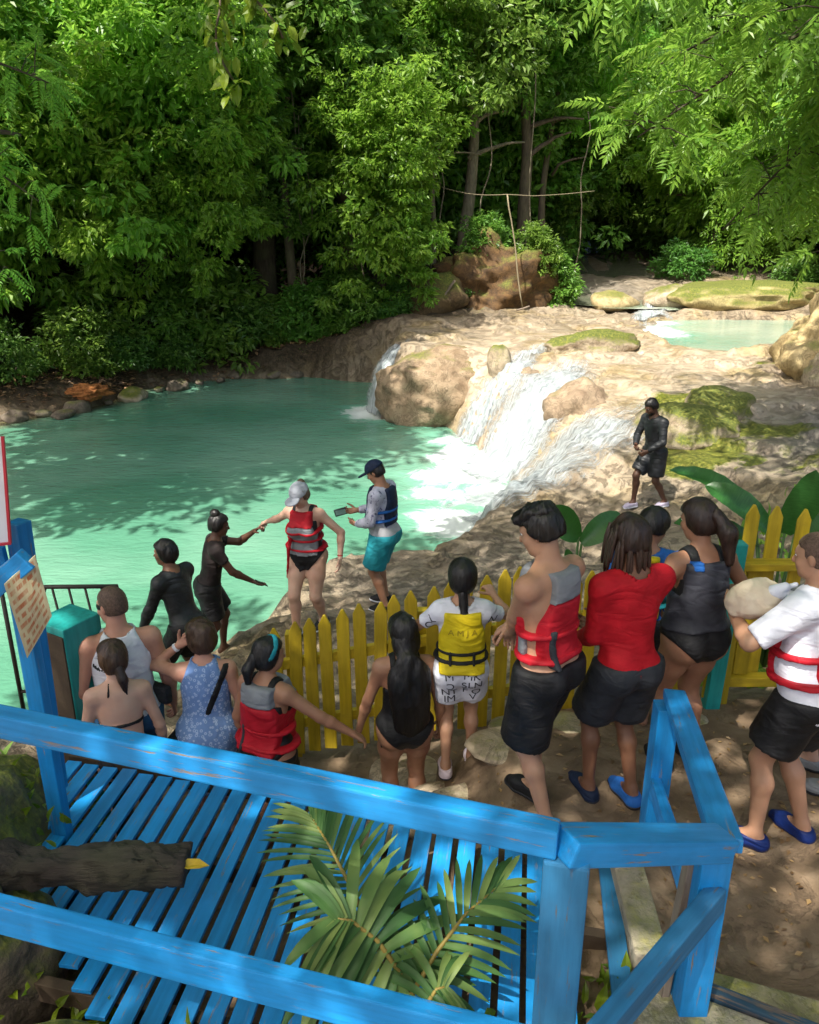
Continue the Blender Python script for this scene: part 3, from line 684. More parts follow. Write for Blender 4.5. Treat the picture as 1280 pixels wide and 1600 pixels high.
# ================================================================== ROCKS
def rock_mesh(seed, r=(1, 1, 1), amp=.22, sub=4, mat=BOULDER, freq=1.3, flat=0):
    bm = bmesh.new(); bmesh.ops.create_icosphere(bm, subdivisions=sub, radius=1)
    V = np.array([v.co[:] for v in bm.verts]); Fc = np.array([[v.index for v in f.verts] for f in bm.faces]); bm.free()
    d = 1 + amp * fbm(V * freq + seed * 3.7, 4, seed) + amp * .5 * (1 - np.abs(fbm(V * freq * 1.7 + seed, 3, seed + 9)))
    V = V * d[:, None]
    if flat: V[:, 2] = np.where(V[:, 2] > 0, V[:, 2] * (1 - flat * np.clip(V[:, 2], 0, 1)), V[:, 2])
    V = V * np.array(r); return npmesh('rock', V, Fc, mat, True)
def boulder(loc, r, seed, label, mat=BOULDER, amp=.22, sub=4, rz=0, name='boulder', freq=1.3, flat=0, group=None):
    o = ob(name, rock_mesh(seed, r, amp, sub, mat, freq, flat)); o.location = loc; o.rotation_euler = (0, 0, rz); tag(o, label, 'rock', group); return o
boulder((.82, 20.75, -1.05), (1.62, 1.15, 1.30), 3, 'big rounded tan rock block between the two falls', m_boulder('tufa_block', .28, (.17, .11, .06), (.38, .285, .185)), .16, 5, .15, flat=.25, freq=1.7)
boulder((3.55, 16.55, -.72), (.75, .62, .60), 27, 'tan rock rib parting the white curtain from the slide', m_boulder('tufa_rib', .2, (.18, .12, .075), (.38, .29, .195)), .2, 4, .5, freq=1.6)
boulder((2.75, 18.95, -.75), (.42, .42, .55), 28, 'wet rock rib between the chute and the curtain', m_boulder('tufa_rib2', .2, (.16, .11, .07), (.36, .28, .19)), .2, 4, .5, freq=1.6)
boulder((2.15, 19.65, -.25), (.28, .25, .50), 8, 'small mossy rock stub standing in the chute', BOULDER, .2, 3, .5)
boulder((4.75, 20.9, -.02), (1.25, .5, .38), 5, 'long mossy rock lying on the ledge by the stream', m_boulder('moss_thick', .85), .25, 4, .35)
boulder((9.75, 18.1, .25), (1.35, 1.2, 1.15), 6, 'ochre lumpy boulder at the right edge of the ledge', m_boulder('ochre_rock', .35, (.27, .19, .08), (.55, .43, .22)), .25, 5, .3, freq=1.9)
boulder((8.9, 16.9, -.1), (.75, .6, .55), 12, 'mossy boulder in front of the ochre boulder', m_boulder('moss_half', .6), .22, 4, .9)
boulder((5.0, 14.3, -.55), (.8, .9, .45), 14, 'mossy hump of rock beside the walking guide', m_boulder('moss_most', .85), .25, 4, .4)
boulder((5.9, 15.4, -.45), (.8, .6, .42), 15, 'mossy ledge rock behind the walking guide', m_boulder('moss_most2', .8), .25, 4, 1.0)
boulder((5.2, 12.6, -.85), (.55, .4, .3), 16, 'flat mossy rock to the right of the walking guide', BOULDER, .25, 4, .2)
boulder((12.2, 29.5, .45), (2.9, 1.6, .75), 17, 'broad moss-covered ledge behind the upper pool', m_boulder('moss_gold', .8, (.26, .2, .08), (.5, .42, .2)), .2, 5, .1, flat=.3)
boulder((9.3, 29.6, .35), (1.1, .8, .5), 18, 'tan rock splitting the stream above the upper pool', m_boulder('tan_split', .4), .2, 4, .6)
boulder((7.1, 29.4, .25), (.8, .5, .38), 19, 'small ochre rock in the middle of the upper stream', m_boulder('ochre_small', .4, (.27, .2, .09), (.5, .4, .22)), .22, 3, .2)
boulder((2.9, 29.1, .55), (2.0, 1.1, 1.5), 22, 'earthy mound with orange soil and moss at the forest edge', m_boulder('earth_mound', .55, (.035, .02, .01), (.17, .09, .03)), .34, 5, .3, freq=2.6)
boulder((.5, 27.8, .5), (1.2, .8, .8), 23, 'dark mossy mound left of the orange earth mound', m_boulder('earth_dark', .6, (.06, .04, .02), (.2, .13, .06)), .25, 4, .3)
random.seed(21); STONE_D = m_boulder('dark_stone', .3, (.07, .055, .04), (.24, .19, .14))
sg_ = [(-9.6, 20.6), (-9.0, 21.3), (-8.2, 22.0), (-7.6, 23.1), (-7.0, 24.4), (-6.1, 25.3), (-5.0, 26.1), (-4.1, 26.3), (-3.2, 26.4), (-2.3, 26.3), (-1.5, 26.0), (-8.9, 20.6), (-7.2, 23.7), (-5.6, 25.9), (-3.7, 26.4), (-2.8, 26.4), (-6.6, 24.7), (-10.2, 20.0), (-7.9, 22.6)]
for k, (x, y) in enumerate(sg_):
    r = random.uniform(.10, .34); boulder((x + random.uniform(-.25, .25), y + random.uniform(-.1, .4), -1.72), (r * random.uniform(1, 1.6), r, r * .65), 40 + k, 'low stone along the far waterline of the pool', STONE_D if k % 3 else BOULDER, .3, 3, random.random() * 3, 'shore_stone', group='stones along the far shore')
# stone steps beside the swimsuit woman
for k, (x, y, z, w, d, rz) in enumerate([(-.15, 4.42, -.62, .30, .22, .2), (.0, 4.75, -.52, .26, .2, -.1), (.18, 4.25, -.42, .24, .24, .3), (-.42, 4.6, -.70, .26, .2, .1)]):
    o = boulder((x, y, z - .05), (w, d, .12), 70 + k, ['grey flat stone step by the woman with long black hair', 'flat stone at the foot of the picket fence', 'stone step behind the long-haired woman', 'lowest flat stone step near the fence'][k], BOULDER_DRY, .12, 3, rz, 'stone_step', flat=.3)
for k, (x, y, w, d, rz, lb) in enumerate([(-.62, 4.92, .26, .14, .1, 'pale paving stone under the left pickets'), (-.95, 4.72, .24, .16, .4, 'pale paving stone beside the outstretched hand'), (.62, 4.30, .26, .20, .2, 'paving stone between the child and the young man'), (.95, 4.45, .24, .18, .8, 'paving stone at the feet of the shirtless man'), (.35, 4.02, .28, .18, .5, 'paving stone nearest the deck corner'), (.75, 4.70, .22, .14, .0, 'flat stone under the middle pickets'), (1.75, 4.55, .24, .16, .6, 'flat stone at the foot of the teal gate post')]):
    boulder((x, y, gz(x, y) - .035), (w, d, .05), 110 + k, lb, BOULDER_DRY, .14, 3, rz, 'paving_stone', flat=.3)
# left mossy bank beside the deck, with log
boulder((-2.50, 3.30, -.25), (.62, .80, .72), 31, 'mossy earth bank at the left end of the deck', BANKM, .2, 5, .1, 'mossy_bank')
boulder((-2.02, 2.66, .06), (.46, .30, .62), 32, 'dark mossy bank under the lower blue rail', BANKM, .2, 5, .2, 'mossy_bank')
boulder((-1.32, 1.98, -.34), (.66, .42, .62), 33, 'dark weedy bank in the bottom left corner', BANKM, .2, 5, .2, 'mossy_bank')
LOGM = m_bark('charred_log', (.055, .042, .035), (6, 40, 40))
lp = np.array([(-2.4, 2.70, .64), (-2.0, 2.73, .52), (-1.66, 2.78, .46), (-1.40, 2.81, .455), (-1.15, 2.83, .44), (-.975, 2.84, .425)])
V, F = tube_np(np.array([np.interp(np.linspace(0, 5, 70), range(6), lp[:, k]) for k in range(3)]).T, np.interp(np.linspace(0, 5, 70), range(6), [.22, .17, .085, .085, .080, .070]), 36)
V = V + (.020 * fbm(V * np.array([4, 12, 12]), 3, 5) + .014 * (1 - 2 * np.abs(fbm(V * np.array([9, 38, 38]), 3, 8))))[:, None] * np.array([.3, 1, 1])
lg = ob('fallen_log', npmesh('fallen_log', V, F, LOGM)); tag(lg, 'dark charred log resting over the blue deck', 'log')
# step boards bottom left
sb = empty('step_board', (-1.0, 1.62, .4)); tag(sb, 'dark wooden step with a teal edge in the bottom left corner', 'step')
beam('board', (-1.32, 1.62, .60), (-.72, 1.78, .60), .16, .03, BROWN, sb); beam('edge', (-1.30, 1.535, .60), (-.70, 1.695, .60), .018, .035, TEAL, sb, .002)
# ================================================================== FOLIAGE
rng = np.random.default_rng(11)
def unit(a): return a / (np.linalg.norm(a, axis=-1, keepdims=True) + 1e-9)
def leaves(P, D, N, L, wr=.42, fold=.18, droop=.15, six=False):
    """P base, D direction, N normal, L length (n,) -> verts, tri faces, lv attribute"""
    n = len(P); D = unit(D); S = unit(np.cross(D, N)); N = np.cross(S, D)
    L = np.broadcast_to(np.asarray(L, float), (n,))[:, None]; w = L * wr
    if not six:
        V = np.stack([P, P + D * L * .42 + S * w * .5 + N * L * fold * .5, P + D * L - N * L * droop, P + D * L * .42 - S * w * .5 + N * L * fold * .5], 1)
        F = np.array([[0, 1, 2], [0, 2, 3]])
    else:
        V = np.stack([P, P + D * L * .28 + S * w * .45 + N * L * fold * .4, P + D * L * .66 + S * w * .42 + N * L * (fold * .4 - droop * .3), P + D * L - N * L * droop,
                      P + D * L * .66 - S * w * .42 + N * L * (fold * .4 - droop * .3), P + D * L * .28 - S * w * .45 + N * L * fold * .4, P + D * L * .5 - N * L * droop * .1], 1)
        F = np.array([[0, 1, 6], [1, 2, 6], [2, 3, 6], [3, 4, 6], [4, 5, 6], [5, 0, 6]])
    k = V.shape[1]
    Fa = (np.arange(n)[:, None, None] * k + F[None]).reshape(-1, 3)
    lv = np.repeat(rng.random(n), k)
    return V.reshape(-1, 3), Fa, lv
def crown_np(seed, rad, nclump, per, L, clump_r, shell=.55, flatten=.55, up=.6, droop=.2, wr=.45, lump=.35, six=False, zmin=-9):
    g = np.random.default_rng(seed); rad = np.array(rad, float)
    d = unit(g.normal(size=(nclump, 3))); r = (shell + (1 - shell) * g.random(nclump) ** .6)
    r = r * (1 + lump * fbm(d * 1.7 + seed, 3, seed))
    C = d * r[:, None] * rad
    C = C[C[:, 2] > zmin]; m = len(C); d = d[:m]
    out = unit(C / rad + np.array([0, 0, .25]))
    cs = clump_r * (.6 + .8 * g.random(m))
    q = g.normal(size=(m, per, 3)); q = q / (np.linalg.norm(q, axis=-1, keepdims=True) + .35)
    q[..., 2] *= flatten
    P = C[:, None] + q * cs[:, None, None]
    D = unit(q + out[:, None] * .35 + g.normal(size=q.shape) * .45 - np.array([0, 0, droop]))
    N = unit(out[:, None] * .5 + np.array([0, 0, up]) + g.normal(size=q.shape) * .38)
    Ls = L * (.65 + .7 * g.random((m, per)))
    V, F, lv = leaves(P.reshape(-1, 3), D.reshape(-1, 3), N.reshape(-1, 3), Ls.reshape(-1), wr, .2, .15, six)
    k = 7 if six else 4
    cl = np.repeat(np.repeat(g.random(m), per), k)
    return V, F, np.clip(lv * .6 + cl * .4, 0, 1)
def crown_mesh(name, mat, *a, **k):
    V, F, lv = crown_np(*a, **k); return npmesh(name, V, F, mat, False, {'lv': lv})
LEAF_A = m_leaf('leaf_mid_green', (.05, .155, .02), (.33, .56, .07), .46)
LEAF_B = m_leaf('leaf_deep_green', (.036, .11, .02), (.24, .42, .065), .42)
LEAF_C = m_leaf('leaf_yellow_green', (.05, .11, .010), (.22, .30, .02), .48)
LEAF_D = m_leaf('leaf_fresh_green', (.065, .17, .02), (.30, .46, .06), .48)
LEAF_SHRUB = m_leaf('leaf_shrub', (.03, .095, .02), (.16, .31, .055), .38)
BARK = m_bark('bark_brown'); BARK_L = m_bark('bark_pale', (.27, .22, .16)); BARK_D = m_bark('bark_dark', (.09, .065, .045))
CR = {
 'broad1': crown_mesh('crown', LEAF_A, 1, (3.2, 2.4, 3.4), 330, 66, .25, .52, shell=.35, lump=.75, droop=.4),
 'broad2': crown_mesh('crown', LEAF_A, 2, (2.6, 2.2, 2.8), 260, 64, .24, .48, shell=.35, lump=.75, droop=.4),
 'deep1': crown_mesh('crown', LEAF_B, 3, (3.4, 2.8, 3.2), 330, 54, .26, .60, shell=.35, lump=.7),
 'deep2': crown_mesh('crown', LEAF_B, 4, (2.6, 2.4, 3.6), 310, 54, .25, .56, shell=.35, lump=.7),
 'fresh': crown_mesh('crown', LEAF_D, 5, (2.8, 2.4, 2.6), 380, 54, .19, .55, wr=.32, shell=.35, lump=.7),
 'slim': crown_mesh('crown', LEAF_D, 6, (1.6, 1.4, 2.8), 180, 60, .22, .44, shell=.3, lump=.9, droop=.45),
 'canopy': crown_mesh('crown', LEAF_A, 9, (3.0, 2.6, 1.0), 30, 85, .25, .80, shell=.1, lump=.5),
 'shrub': crown_mesh('crown', LEAF_SHRUB, 7, (1.0, .9, .9), 120, 30, .17, .28, zmin=-.5),
 'shrub2': crown_mesh('crown', LEAF_B, 8, (1.2, .8, 1.3), 130, 30, .2, .3, zmin=-.8),
}
def limb_pts(a, b, sag=.0, wob=.12, n=9, seed=0):
    a = np.array(a, float); b = np.array(b, float); t = np.linspace(0, 1, n)[:, None]
    P = a + (b - a) * t; P[:, 2] += sag * np.sin(t[:, 0] * np.pi)
    w = fbm(np.c_[t * 2.3 + seed, t * 0 + seed * 1.7, t * 0], 2, seed) * wob * np.sin(t[:, 0] * np.pi) ** .5
    P[:, 0] += w; P[:, 1] += w * .6
    return P
def tree(name, label, base, crown, cpos, cscale, trunk_r, bark=BARK, group=None, rz=0, lean=(0, 0), extra=(), cat='tree', limbs=5):
    """base ground point, cpos crown centre"""
    root = empty(name, base); tag(root, label, cat, group)
    b = np.array(base); c = np.array(cpos); s = abs(hash(label)) % 97 if False else int(abs(base[0] * 13 + base[1] * 7)) % 97
    top = c - b + np.array([0, 0, .2])
    parts = [tube_np(limb_pts((0, 0, -.3), top, 0, .35, 14, s), np.linspace(trunk_r * 1.15, trunk_r * .35, 14), 10)]
    g = np.random.default_rng(s)
    for k in range(limbs):
        t = .45 + .5 * k / max(1, limbs); a = top * t; d = unit(g.normal(size=3)) * np.array([1, 1, .35]) + np.array([0, 0, .25])
        e = a + d * np.array([2.0, 1.6, 1.6]) * cscale
        parts.append(tube_np(limb_pts(a, e, .15, .2, 7, s + k), np.linspace(trunk_r * .42, trunk_r * .12, 7), 6))
    V, F = merge(parts); ob('trunk', npmesh('trunk', V, F, bark), root)
    for (cn, off, sc, rr) in [(crown, (0, 0, 0), cscale, rz)] + list(extra):
        o = ob('crown', CR[cn] if isinstance(cn, str) else cn, root); o.location = tuple(c - b + np.array(off)); o.scale = (sc, sc, sc) if not hasattr(sc, '__len__') else sc; o.rotation_euler = (0, 0, rr)
    return root
def tr(name, label, x, y, crown, cz, sc, r, bark=BARK, cx=0, cy=0, **k):
    z = gz(x, y); return tree(name, label, (x, y, z), crown, (x + cx, y + cy, cz), sc, r, bark, **k)
# front row of the far bank
tr('leafy_tree', 'wide bright leafy tree hanging over the left of the pool', -8.2, 26.6, 'broad1', 6.2, 1.12, .28, BARK_D, cx=.7, cy=-1.2, extra=[('broad2', (-1.6, -.6, -2.4), .95, 1.0), ('broad1', (1.8, .2, 2.6), .9, 2.2), ('broad2', (1.5, -.5, -2.2), .8, 3)])
tr('leafy_tree', 'rounded green tree in the middle of the far bank', -.9, 28.0, 'slim', 3.6, 1.0, .16, BARK, cx=.1, cy=-1.0, extra=[('broad2', (-.1, -.1, 1.6), .62, 1.4), ('slim', (.55, .0, -1.2), .6, 2.0)])
tr('forest_tree', 'thick dark trunk draped in leaves left of the middle tree', -4.9, 28.6, 'deep2', 8.6, 1.25, .42, BARK_D, extra=[('deep1', (-.3, -.4, -3.3), .75, 1)])
tr('forest_tree', 'slim brown trunk leaning by the thick dark trunk', -4.05, 28.0, 'deep2', 9.6, .8, .17, BARK, cx=.3)
tr('forest_tree', 'pale smooth trunk above the orange earth mound', 1.9, 30.6, 'deep1', 10.0, 1.0, .24, BARK_L, cx=.25)
tr('forest_tree', 'brown mossy trunk to the right of the pale trunk', 4.35, 32.2, 'deep2', 10.4, 1.1, .26, BARK, cx=-.3)
tr('forest_tree', 'thin pale stem between the middle tree and the pale trunk', .75, 29.4, 'slim', 8.2, .9, .11, BARK_L)
tr('forest_tree', 'thin brown stem to the right behind the swing', 5.4, 33.5, 'broad2', 9.4, 1.0, .15, BARK)
tr('forest_tree', 'dark leafy tree at the far left bank', -12.3, 24.0, 'broad2', 4.6, 1.25, .2, BARK_D, extra=[('deep1', (.2, .4, 2.8), 1.0, 1)])
tr('forest_tree', 'tall tree rising above the left leafy tree', -8.5, 30.5, 'broad1', 10.2, 1.25, .3, BARK_D, rz=2)
tr('forest_tree', 'tall leafy tree over the middle of the far bank', -2.2, 31.0, 'broad1', 9.8, 1.1, .25, BARK, rz=1)
tr('forest_tree', 'leafy tree at the head of the stream', 7.6, 41.0, 'fresh', 8.4, 1.35, .22, BARK, rz=.7, extra=[('broad1', (-2.6, 1, 1.8), 1.0, 1)])
tr('forest_tree', 'green tree on the right bank of the stream', 12.6, 36.0, 'broad1', 5.6, 1.15, .24, BARK, rz=2.6, extra=[('fresh', (1.5, -1.2, -2.0), .8, 1)])
tr('forest_tree', 'leafy tree behind the moss ledge at the right edge', 17.2, 34.0, 'broad2', 5.2, 1.4, .24, BARK, extra=[('broad1', (0, 1, 3.4), 1.2, 1)])
tr('forest_tree', 'low dark tree overhanging the mouth of the stream', 5.0, 38.5, 'deep1', 5.0, .95, .2, BARK_D, cx=.8)
tr('leaning_tree', 'tall tree leaning out over the left of the pool', -12.3, 20.4, 'deep1', 11.2, 1.0, .3, BARK_D, cx=4.6, cy=-2.6, extra=[('deep2', (2.6, .6, .6), .85, 1)])
# deep forest
random.seed(5)
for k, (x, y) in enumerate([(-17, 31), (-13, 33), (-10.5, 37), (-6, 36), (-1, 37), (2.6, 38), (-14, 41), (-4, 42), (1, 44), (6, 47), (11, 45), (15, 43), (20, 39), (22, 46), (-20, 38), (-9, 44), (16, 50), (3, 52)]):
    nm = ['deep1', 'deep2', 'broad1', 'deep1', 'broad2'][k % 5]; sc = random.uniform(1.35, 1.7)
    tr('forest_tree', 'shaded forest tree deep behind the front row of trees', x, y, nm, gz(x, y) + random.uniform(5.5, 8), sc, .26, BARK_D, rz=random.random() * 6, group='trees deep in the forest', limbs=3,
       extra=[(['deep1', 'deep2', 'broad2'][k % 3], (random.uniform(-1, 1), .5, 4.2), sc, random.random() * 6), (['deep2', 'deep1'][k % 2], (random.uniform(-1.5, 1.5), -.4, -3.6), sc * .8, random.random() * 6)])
for k, (x, y) in enumerate([(-18, 25), (-21, 18.5), (-17.5, 29), (-17, 21), (-24, 26), (17.5, 24.5), (20, 29), (18.5, 18), (23, 22), (17, 30.5), (20, 13)]):
    nm = ['broad1', 'deep1', 'broad2', 'deep2'][k % 4]; sc = random.uniform(1.1, 1.35)
    tr('bank_tree', 'leafy bank tree standing at the side of the pool clearing', x, y, nm, gz(x, y) + random.uniform(4.5, 6), sc, .24, BARK_D, rz=random.random() * 6, group='bank trees at the sides', limbs=3,
       extra=[(['deep1', 'broad2'][k % 2], (random.uniform(-1, 1), .3, 3.6), sc, random.random() * 6), (['broad2', 'deep2'][k % 2], (random.uniform(-1, 1), -.4, -3.0), sc * .85, random.random() * 6)])
# dark thicket filling the far wood (a mass nobody could count)
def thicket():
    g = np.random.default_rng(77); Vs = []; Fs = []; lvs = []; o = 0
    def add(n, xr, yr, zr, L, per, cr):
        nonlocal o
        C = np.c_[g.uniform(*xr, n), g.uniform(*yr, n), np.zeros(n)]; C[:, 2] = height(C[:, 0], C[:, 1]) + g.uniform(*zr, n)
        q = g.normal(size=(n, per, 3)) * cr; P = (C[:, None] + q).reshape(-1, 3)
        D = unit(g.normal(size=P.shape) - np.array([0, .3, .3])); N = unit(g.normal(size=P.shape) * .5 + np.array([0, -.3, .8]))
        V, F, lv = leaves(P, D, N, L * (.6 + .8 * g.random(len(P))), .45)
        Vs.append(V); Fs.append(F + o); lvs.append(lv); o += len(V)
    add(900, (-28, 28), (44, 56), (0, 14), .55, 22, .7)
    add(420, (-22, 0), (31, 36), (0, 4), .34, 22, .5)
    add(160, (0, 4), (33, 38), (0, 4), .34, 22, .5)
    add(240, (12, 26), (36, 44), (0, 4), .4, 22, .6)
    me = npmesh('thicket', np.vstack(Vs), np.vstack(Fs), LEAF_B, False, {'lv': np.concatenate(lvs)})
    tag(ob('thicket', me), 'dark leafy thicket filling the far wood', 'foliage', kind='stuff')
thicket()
# shrubs along the far shore
SH = [(-6.0, 26.9, 1.25, 'shrub2', 'dense dark shrub hanging to the water left of the dark trunk'), (-5.2, 27.3, 1.0, 'shrub', None), (-7.6, 25.6, .8, 'shrub', None), (-9.4, 23.4, .8, 'shrub2', None), (-10.8, 22.2, .9, 'shrub', None),
      (-3.2, 27.6, .9, 'shrub2', None), (-1.7, 27.4, .8, 'shrub2', None), (-.6, 27.2, .7, 'shrub', None), (.9, 27.9, .6, 'shrub', None), (-11.8, 21.4, .7, 'shrub', None), (-8.6, 24.6, .7, 'shrub', None),
      (5.0, 29.6, .8, 'shrub2', 'dark shrub trailing off the right side of the earth mound'), (1.6, 28.3, .5, 'shrub', 'small bright shrub at the foot of the earth mound'), (14.5, 31.6, .8, 'shrub', 'low shrub on the moss ledge at the right edge'),
      (11.0, 34.0, .9, 'shrub', 'fern-like shrub on the right bank of the stream'), (2.6, 29.2, .7, 'shrub2', 'creeper shrub on top of the earth mound'), (4.2, 29.2, .7, 'shrub2', 'dark creeper on the right shoulder of the earth mound'),
      (-4.2, 27.4, .7, 'shrub2', None), (-2.4, 28.2, 1.0, 'shrub2', None), (-9.6, 25.2, 1.0, 'shrub2', None), (-7.2, 26.6, 1.1, 'shrub2', None), (-12.6, 22.8, 1.1, 'shrub2', None)]
for k, (x, y, s, cn, lb) in enumerate(SH):
    z = gz(x, y); r = empty('shrub', (x, y, z)); tag(r, lb or 'dark leafy shrub crowding the far waterline', 'shrub', None if lb else 'shrubs along the far waterline')
    o = ob('foliage', CR[cn], r); o.location = (0, 0, .55 * s + (1.2 if k in (15, 16) else 0)); o.scale = (s * 1.15, s, s); o.rotation_euler = (0, 0, k * 1.3)
    V, F = merge([tube_np(limb_pts((0, 0, -.1), (math.cos(a) * .45 * s, math.sin(a) * .45 * s, .9 * s), 0, .08, 5, k), np.linspace(.03, .008, 5), 5) for a in (0, 1.6, 3.1, 4.6)])
    ob('stem', npmesh('stem', V, F, BARK_D), r)
# hanging vines
for k, (x, y, z0, z1) in enumerate([(4.0, 29.6, 7.8, 1.2), (1.0, 29.0, 6.5, 2.0), (-3.7, 27.6, 7, 1.0), (-3.4, 27.7, 6, .4), (-1.2, 27.0, 5.0, 0.2), (2.6, 29.6, 7.0, 2.6), (6.2, 31.5, 6.5, .8)]):
    o = tube_ob('vine', limb_pts((x, y, z0), (x + .25 * math.sin(k), y, z1), 0, .3, 14, k + 3), .022, BARK_L, None, 5); tag(o, 'thin pale vine hanging in front of the forest', 'vine', 'hanging vines')
# rope swing with wooden bar
rs = empty('rope_swing', (3.2, 27.4, 3.2)); tag(rs, 'rope swing with wooden bar hanging before the earth mound', 'swing')
ROPE = m_plain('pale_rope', (.30, .25, .16), .9, .3, 40, .4)
def inpar(o, par): o.matrix_basis = Matrix.Translation(-Vector(par.location)); return o
inpar(tube_ob('rope', limb_pts((3.05, 27.4, 3.72), (3.68, 27.3, .28), 0, .05, 10, 2), .024, ROPE, rs, 6), rs)
inpar(tube_ob('bar', [(3.48, 27.3, .20), (3.68, 27.3, .25), (3.90, 27.28, .33)], .03, WOOD_GREY, rs, 8), rs)
ln = tube_ob('rope_line', np.r_[limb_pts((.9, 28.4, 4.0), (3.05, 27.4, 3.72), -.12, 0, 8), limb_pts((3.9, 27.6, 3.68), (6.0, 28.5, 3.85), -.02, 0, 8)], .010, ROPE, None, 5); tag(ln, 'taut pale rope line strung across the forest edge', 'rope')
pk = beam('plank_prop', (.65, 27.0, .05), (1.45, 27.2, 1.15), .14, .05, WOOD_GREY, None, .005); tag(pk, 'weathered plank propped against the far bank', 'plank')
rp = boulder((.45, 26.5, .05), (.55, .22, .07), 91, 'reddish flat slab on the rock above the narrow fall', m_plain('red_clay', (.42, .13, .07), .8, .3, 8, .3), .15, 3, .1, 'red_slab')
tag(rp, cat='slab')
lf = boulder((-8.6, 21.8, -1.35), (.42, .3, .16), 92, 'heap of dry orange leaves on the left shore', m_plain('dry_leaves', (.45, .17, .05), .9, .6, 14, .8), .5, 4, .1, 'leaf_heap', freq=4); tag(lf, cat='leaves')

# ------------------------------------------------------------------ feather-leaved trees leaning in from the sides
def pinnate_np(base, d, n, L, npair, ll, g, sag=.35, wr=.30):
    """one compound leaf: leaflets in pairs along a drooping rachis"""
    d = unit(np.array(d)); side = unit(np.cross(d, n)); n = np.cross(side, d)
    t = np.linspace(.12, 1, npair); R_ = base + d * (t * L)[:, None] - np.array([0, 0, 1]) * (sag * L * t ** 2)[:, None]
    tang = unit(np.gradient(R_, axis=0)); P = []; D = []; N = []; S = []
    for s in (1, -1):
        P.append(R_); D.append(unit(side * s * 1.0 + tang * .55 - np.array([0, 0, .25]) + g.normal(size=R_.shape) * .1)); N.append(np.broadcast_to(n, R_.shape) + g.normal(size=R_.shape) * .15)
        S.append(ll * (.55 + .45 * np.sin(np.pi * (t * .85 + .1))))
    P.append(R_[-1:]); D.append(tang[-1:]); N.append(n[None]); S.append([ll])
    return np.vstack(P), np.vstack(D), np.vstack(N), np.concatenate(S), R_
def feather_crown(boughs, seed, per, L, npair, ll, spread, mat, wr=.32, hang=.3):
    g = np.random.default_rng(seed); A = [[], [], [], []]; tw = []
    for (a, b, cnt, spr) in boughs:
        bp_ = limb_pts(a, b, .25, .35, 14, seed + cnt); rr = np.linspace(.045, .012, 14); tw.append(tube_np(bp_, rr, 6))
        for k in range(cnt):
            t = .12 + .88 * g.random(); q = np.array([np.interp(t, np.linspace(0, 1, 14), bp_[:, j]) for j in range(3)])
            off = unit(g.normal(size=3)) * spr * g.random() ** .6 * np.array([1, 1, .6]); e = q + off
            tw.append(tube_np(np.stack([q, (q + e) / 2 + [0, 0, .05], e]), [.010, .008, .005], 4, False))
            for j in range(per):
                d = unit(off / (spr + 1e-6) + g.normal(size=3) * .7 - np.array([0, 0, hang])); nn = unit(np.array([0, 0, 1.0]) + g.normal(size=3) * .35)
                P, D, N, S, _r = pinnate_np(e, d, nn, L * g.uniform(.7, 1.2), npair, ll, g)
                for x_, y_ in zip(A, (P, D, N, S)): x_.append(y_)
    V, F, lv = leaves(np.vstack(A[0]), np.vstack(A[1]), np.vstack(A[2]), np.concatenate(A[3]), wr, .1, .12)
    lf_ = np.repeat(g.random(len(A[0])), len(A[0][0])); lv = np.clip(lv * .5 + np.repeat(lf_, 4) * .5, 0, 1)
    return npmesh('crown', V, F, mat, False, {'lv': lv}), merge(tw)
def side_tree(name, label, base, fork, boughs, seed, mat, bark, per=3, L=.5, npair=9, ll=.15, r=.2, wr=.32, extra=()):
    root = empty(name, base); tag(root, label, 'tree'); b = np.array(base)
    me, (tv, tf) = feather_crown(boughs, seed, per, L, npair, ll, .6, mat, wr)
    V, F = merge([tube_np(limb_pts(b + [0, 0, -.3], fork, 0, .3, 12, seed), np.linspace(r * 1.2, r * .6, 12), 12)] + [tube_np(limb_pts(fork, a, .2, .2, 8, seed + i), np.linspace(r * .5, .05, 8), 7) for i, (a, *_x) in enumerate(boughs)] + [(tv, tf)])
    o = ob('trunk', npmesh('trunk', V, F, bark), root); inpar(o, root); o = ob('crown', me, root); inpar(o, root)
    for cn, loc, sc, rr in extra:
        o = ob('crown', CR[cn], root); o.location = tuple(np.array(loc) - b); o.scale = (sc, sc, sc * .7); o.rotation_euler = (0, 0, rr)
    return root
side_tree('feathery_tree', 'bright feather-leaved tree arching in from the right', (9.2, 11.5, gz(9.2, 11.5)), (8.2, 11.8, 6.5),
  [((7.4, 11.8, 6.3), (3.1, 12.2, 4.1), 44, .8), ((7.6, 11.2, 6.8), (2.3, 11.2, 5.9), 34, .75), ((7.6, 12.0, 6.0), (4.7, 13.0, 2.9), 44, .85), ((7.6, 12.0, 7.2), (4.2, 12.4, 7.0), 30, 1.0), ((7.6, 12.6, 6.0), (5.6, 14.0, 3.4), 40, .9), ((7.4, 11, 6.2), (5.0, 11.0, 4.2), 40, .8), ((7.8, 12.4, 6.4), (3.7, 13.6, 5.2), 40, .9), ((7.6, 11.6, 5.6), (6.0, 12.0, 2.6), 30, .7), ((7.8, 11.4, 6.6), (4.6, 10.6, 5.2), 34, .8)],
  21, LEAF_D, BARK_D, 3, .55, 9, .19, extra=[('canopy', (2.4, 5.6, 9.0), 1.0, 1), ('canopy', (5.0, 11.6, 10.2), 1.0, 3), ('canopy', (4.2, 9.4, 10.0), .9, 2), ('canopy', (7.6, 9.6, 9.6), 1.0, 5)])
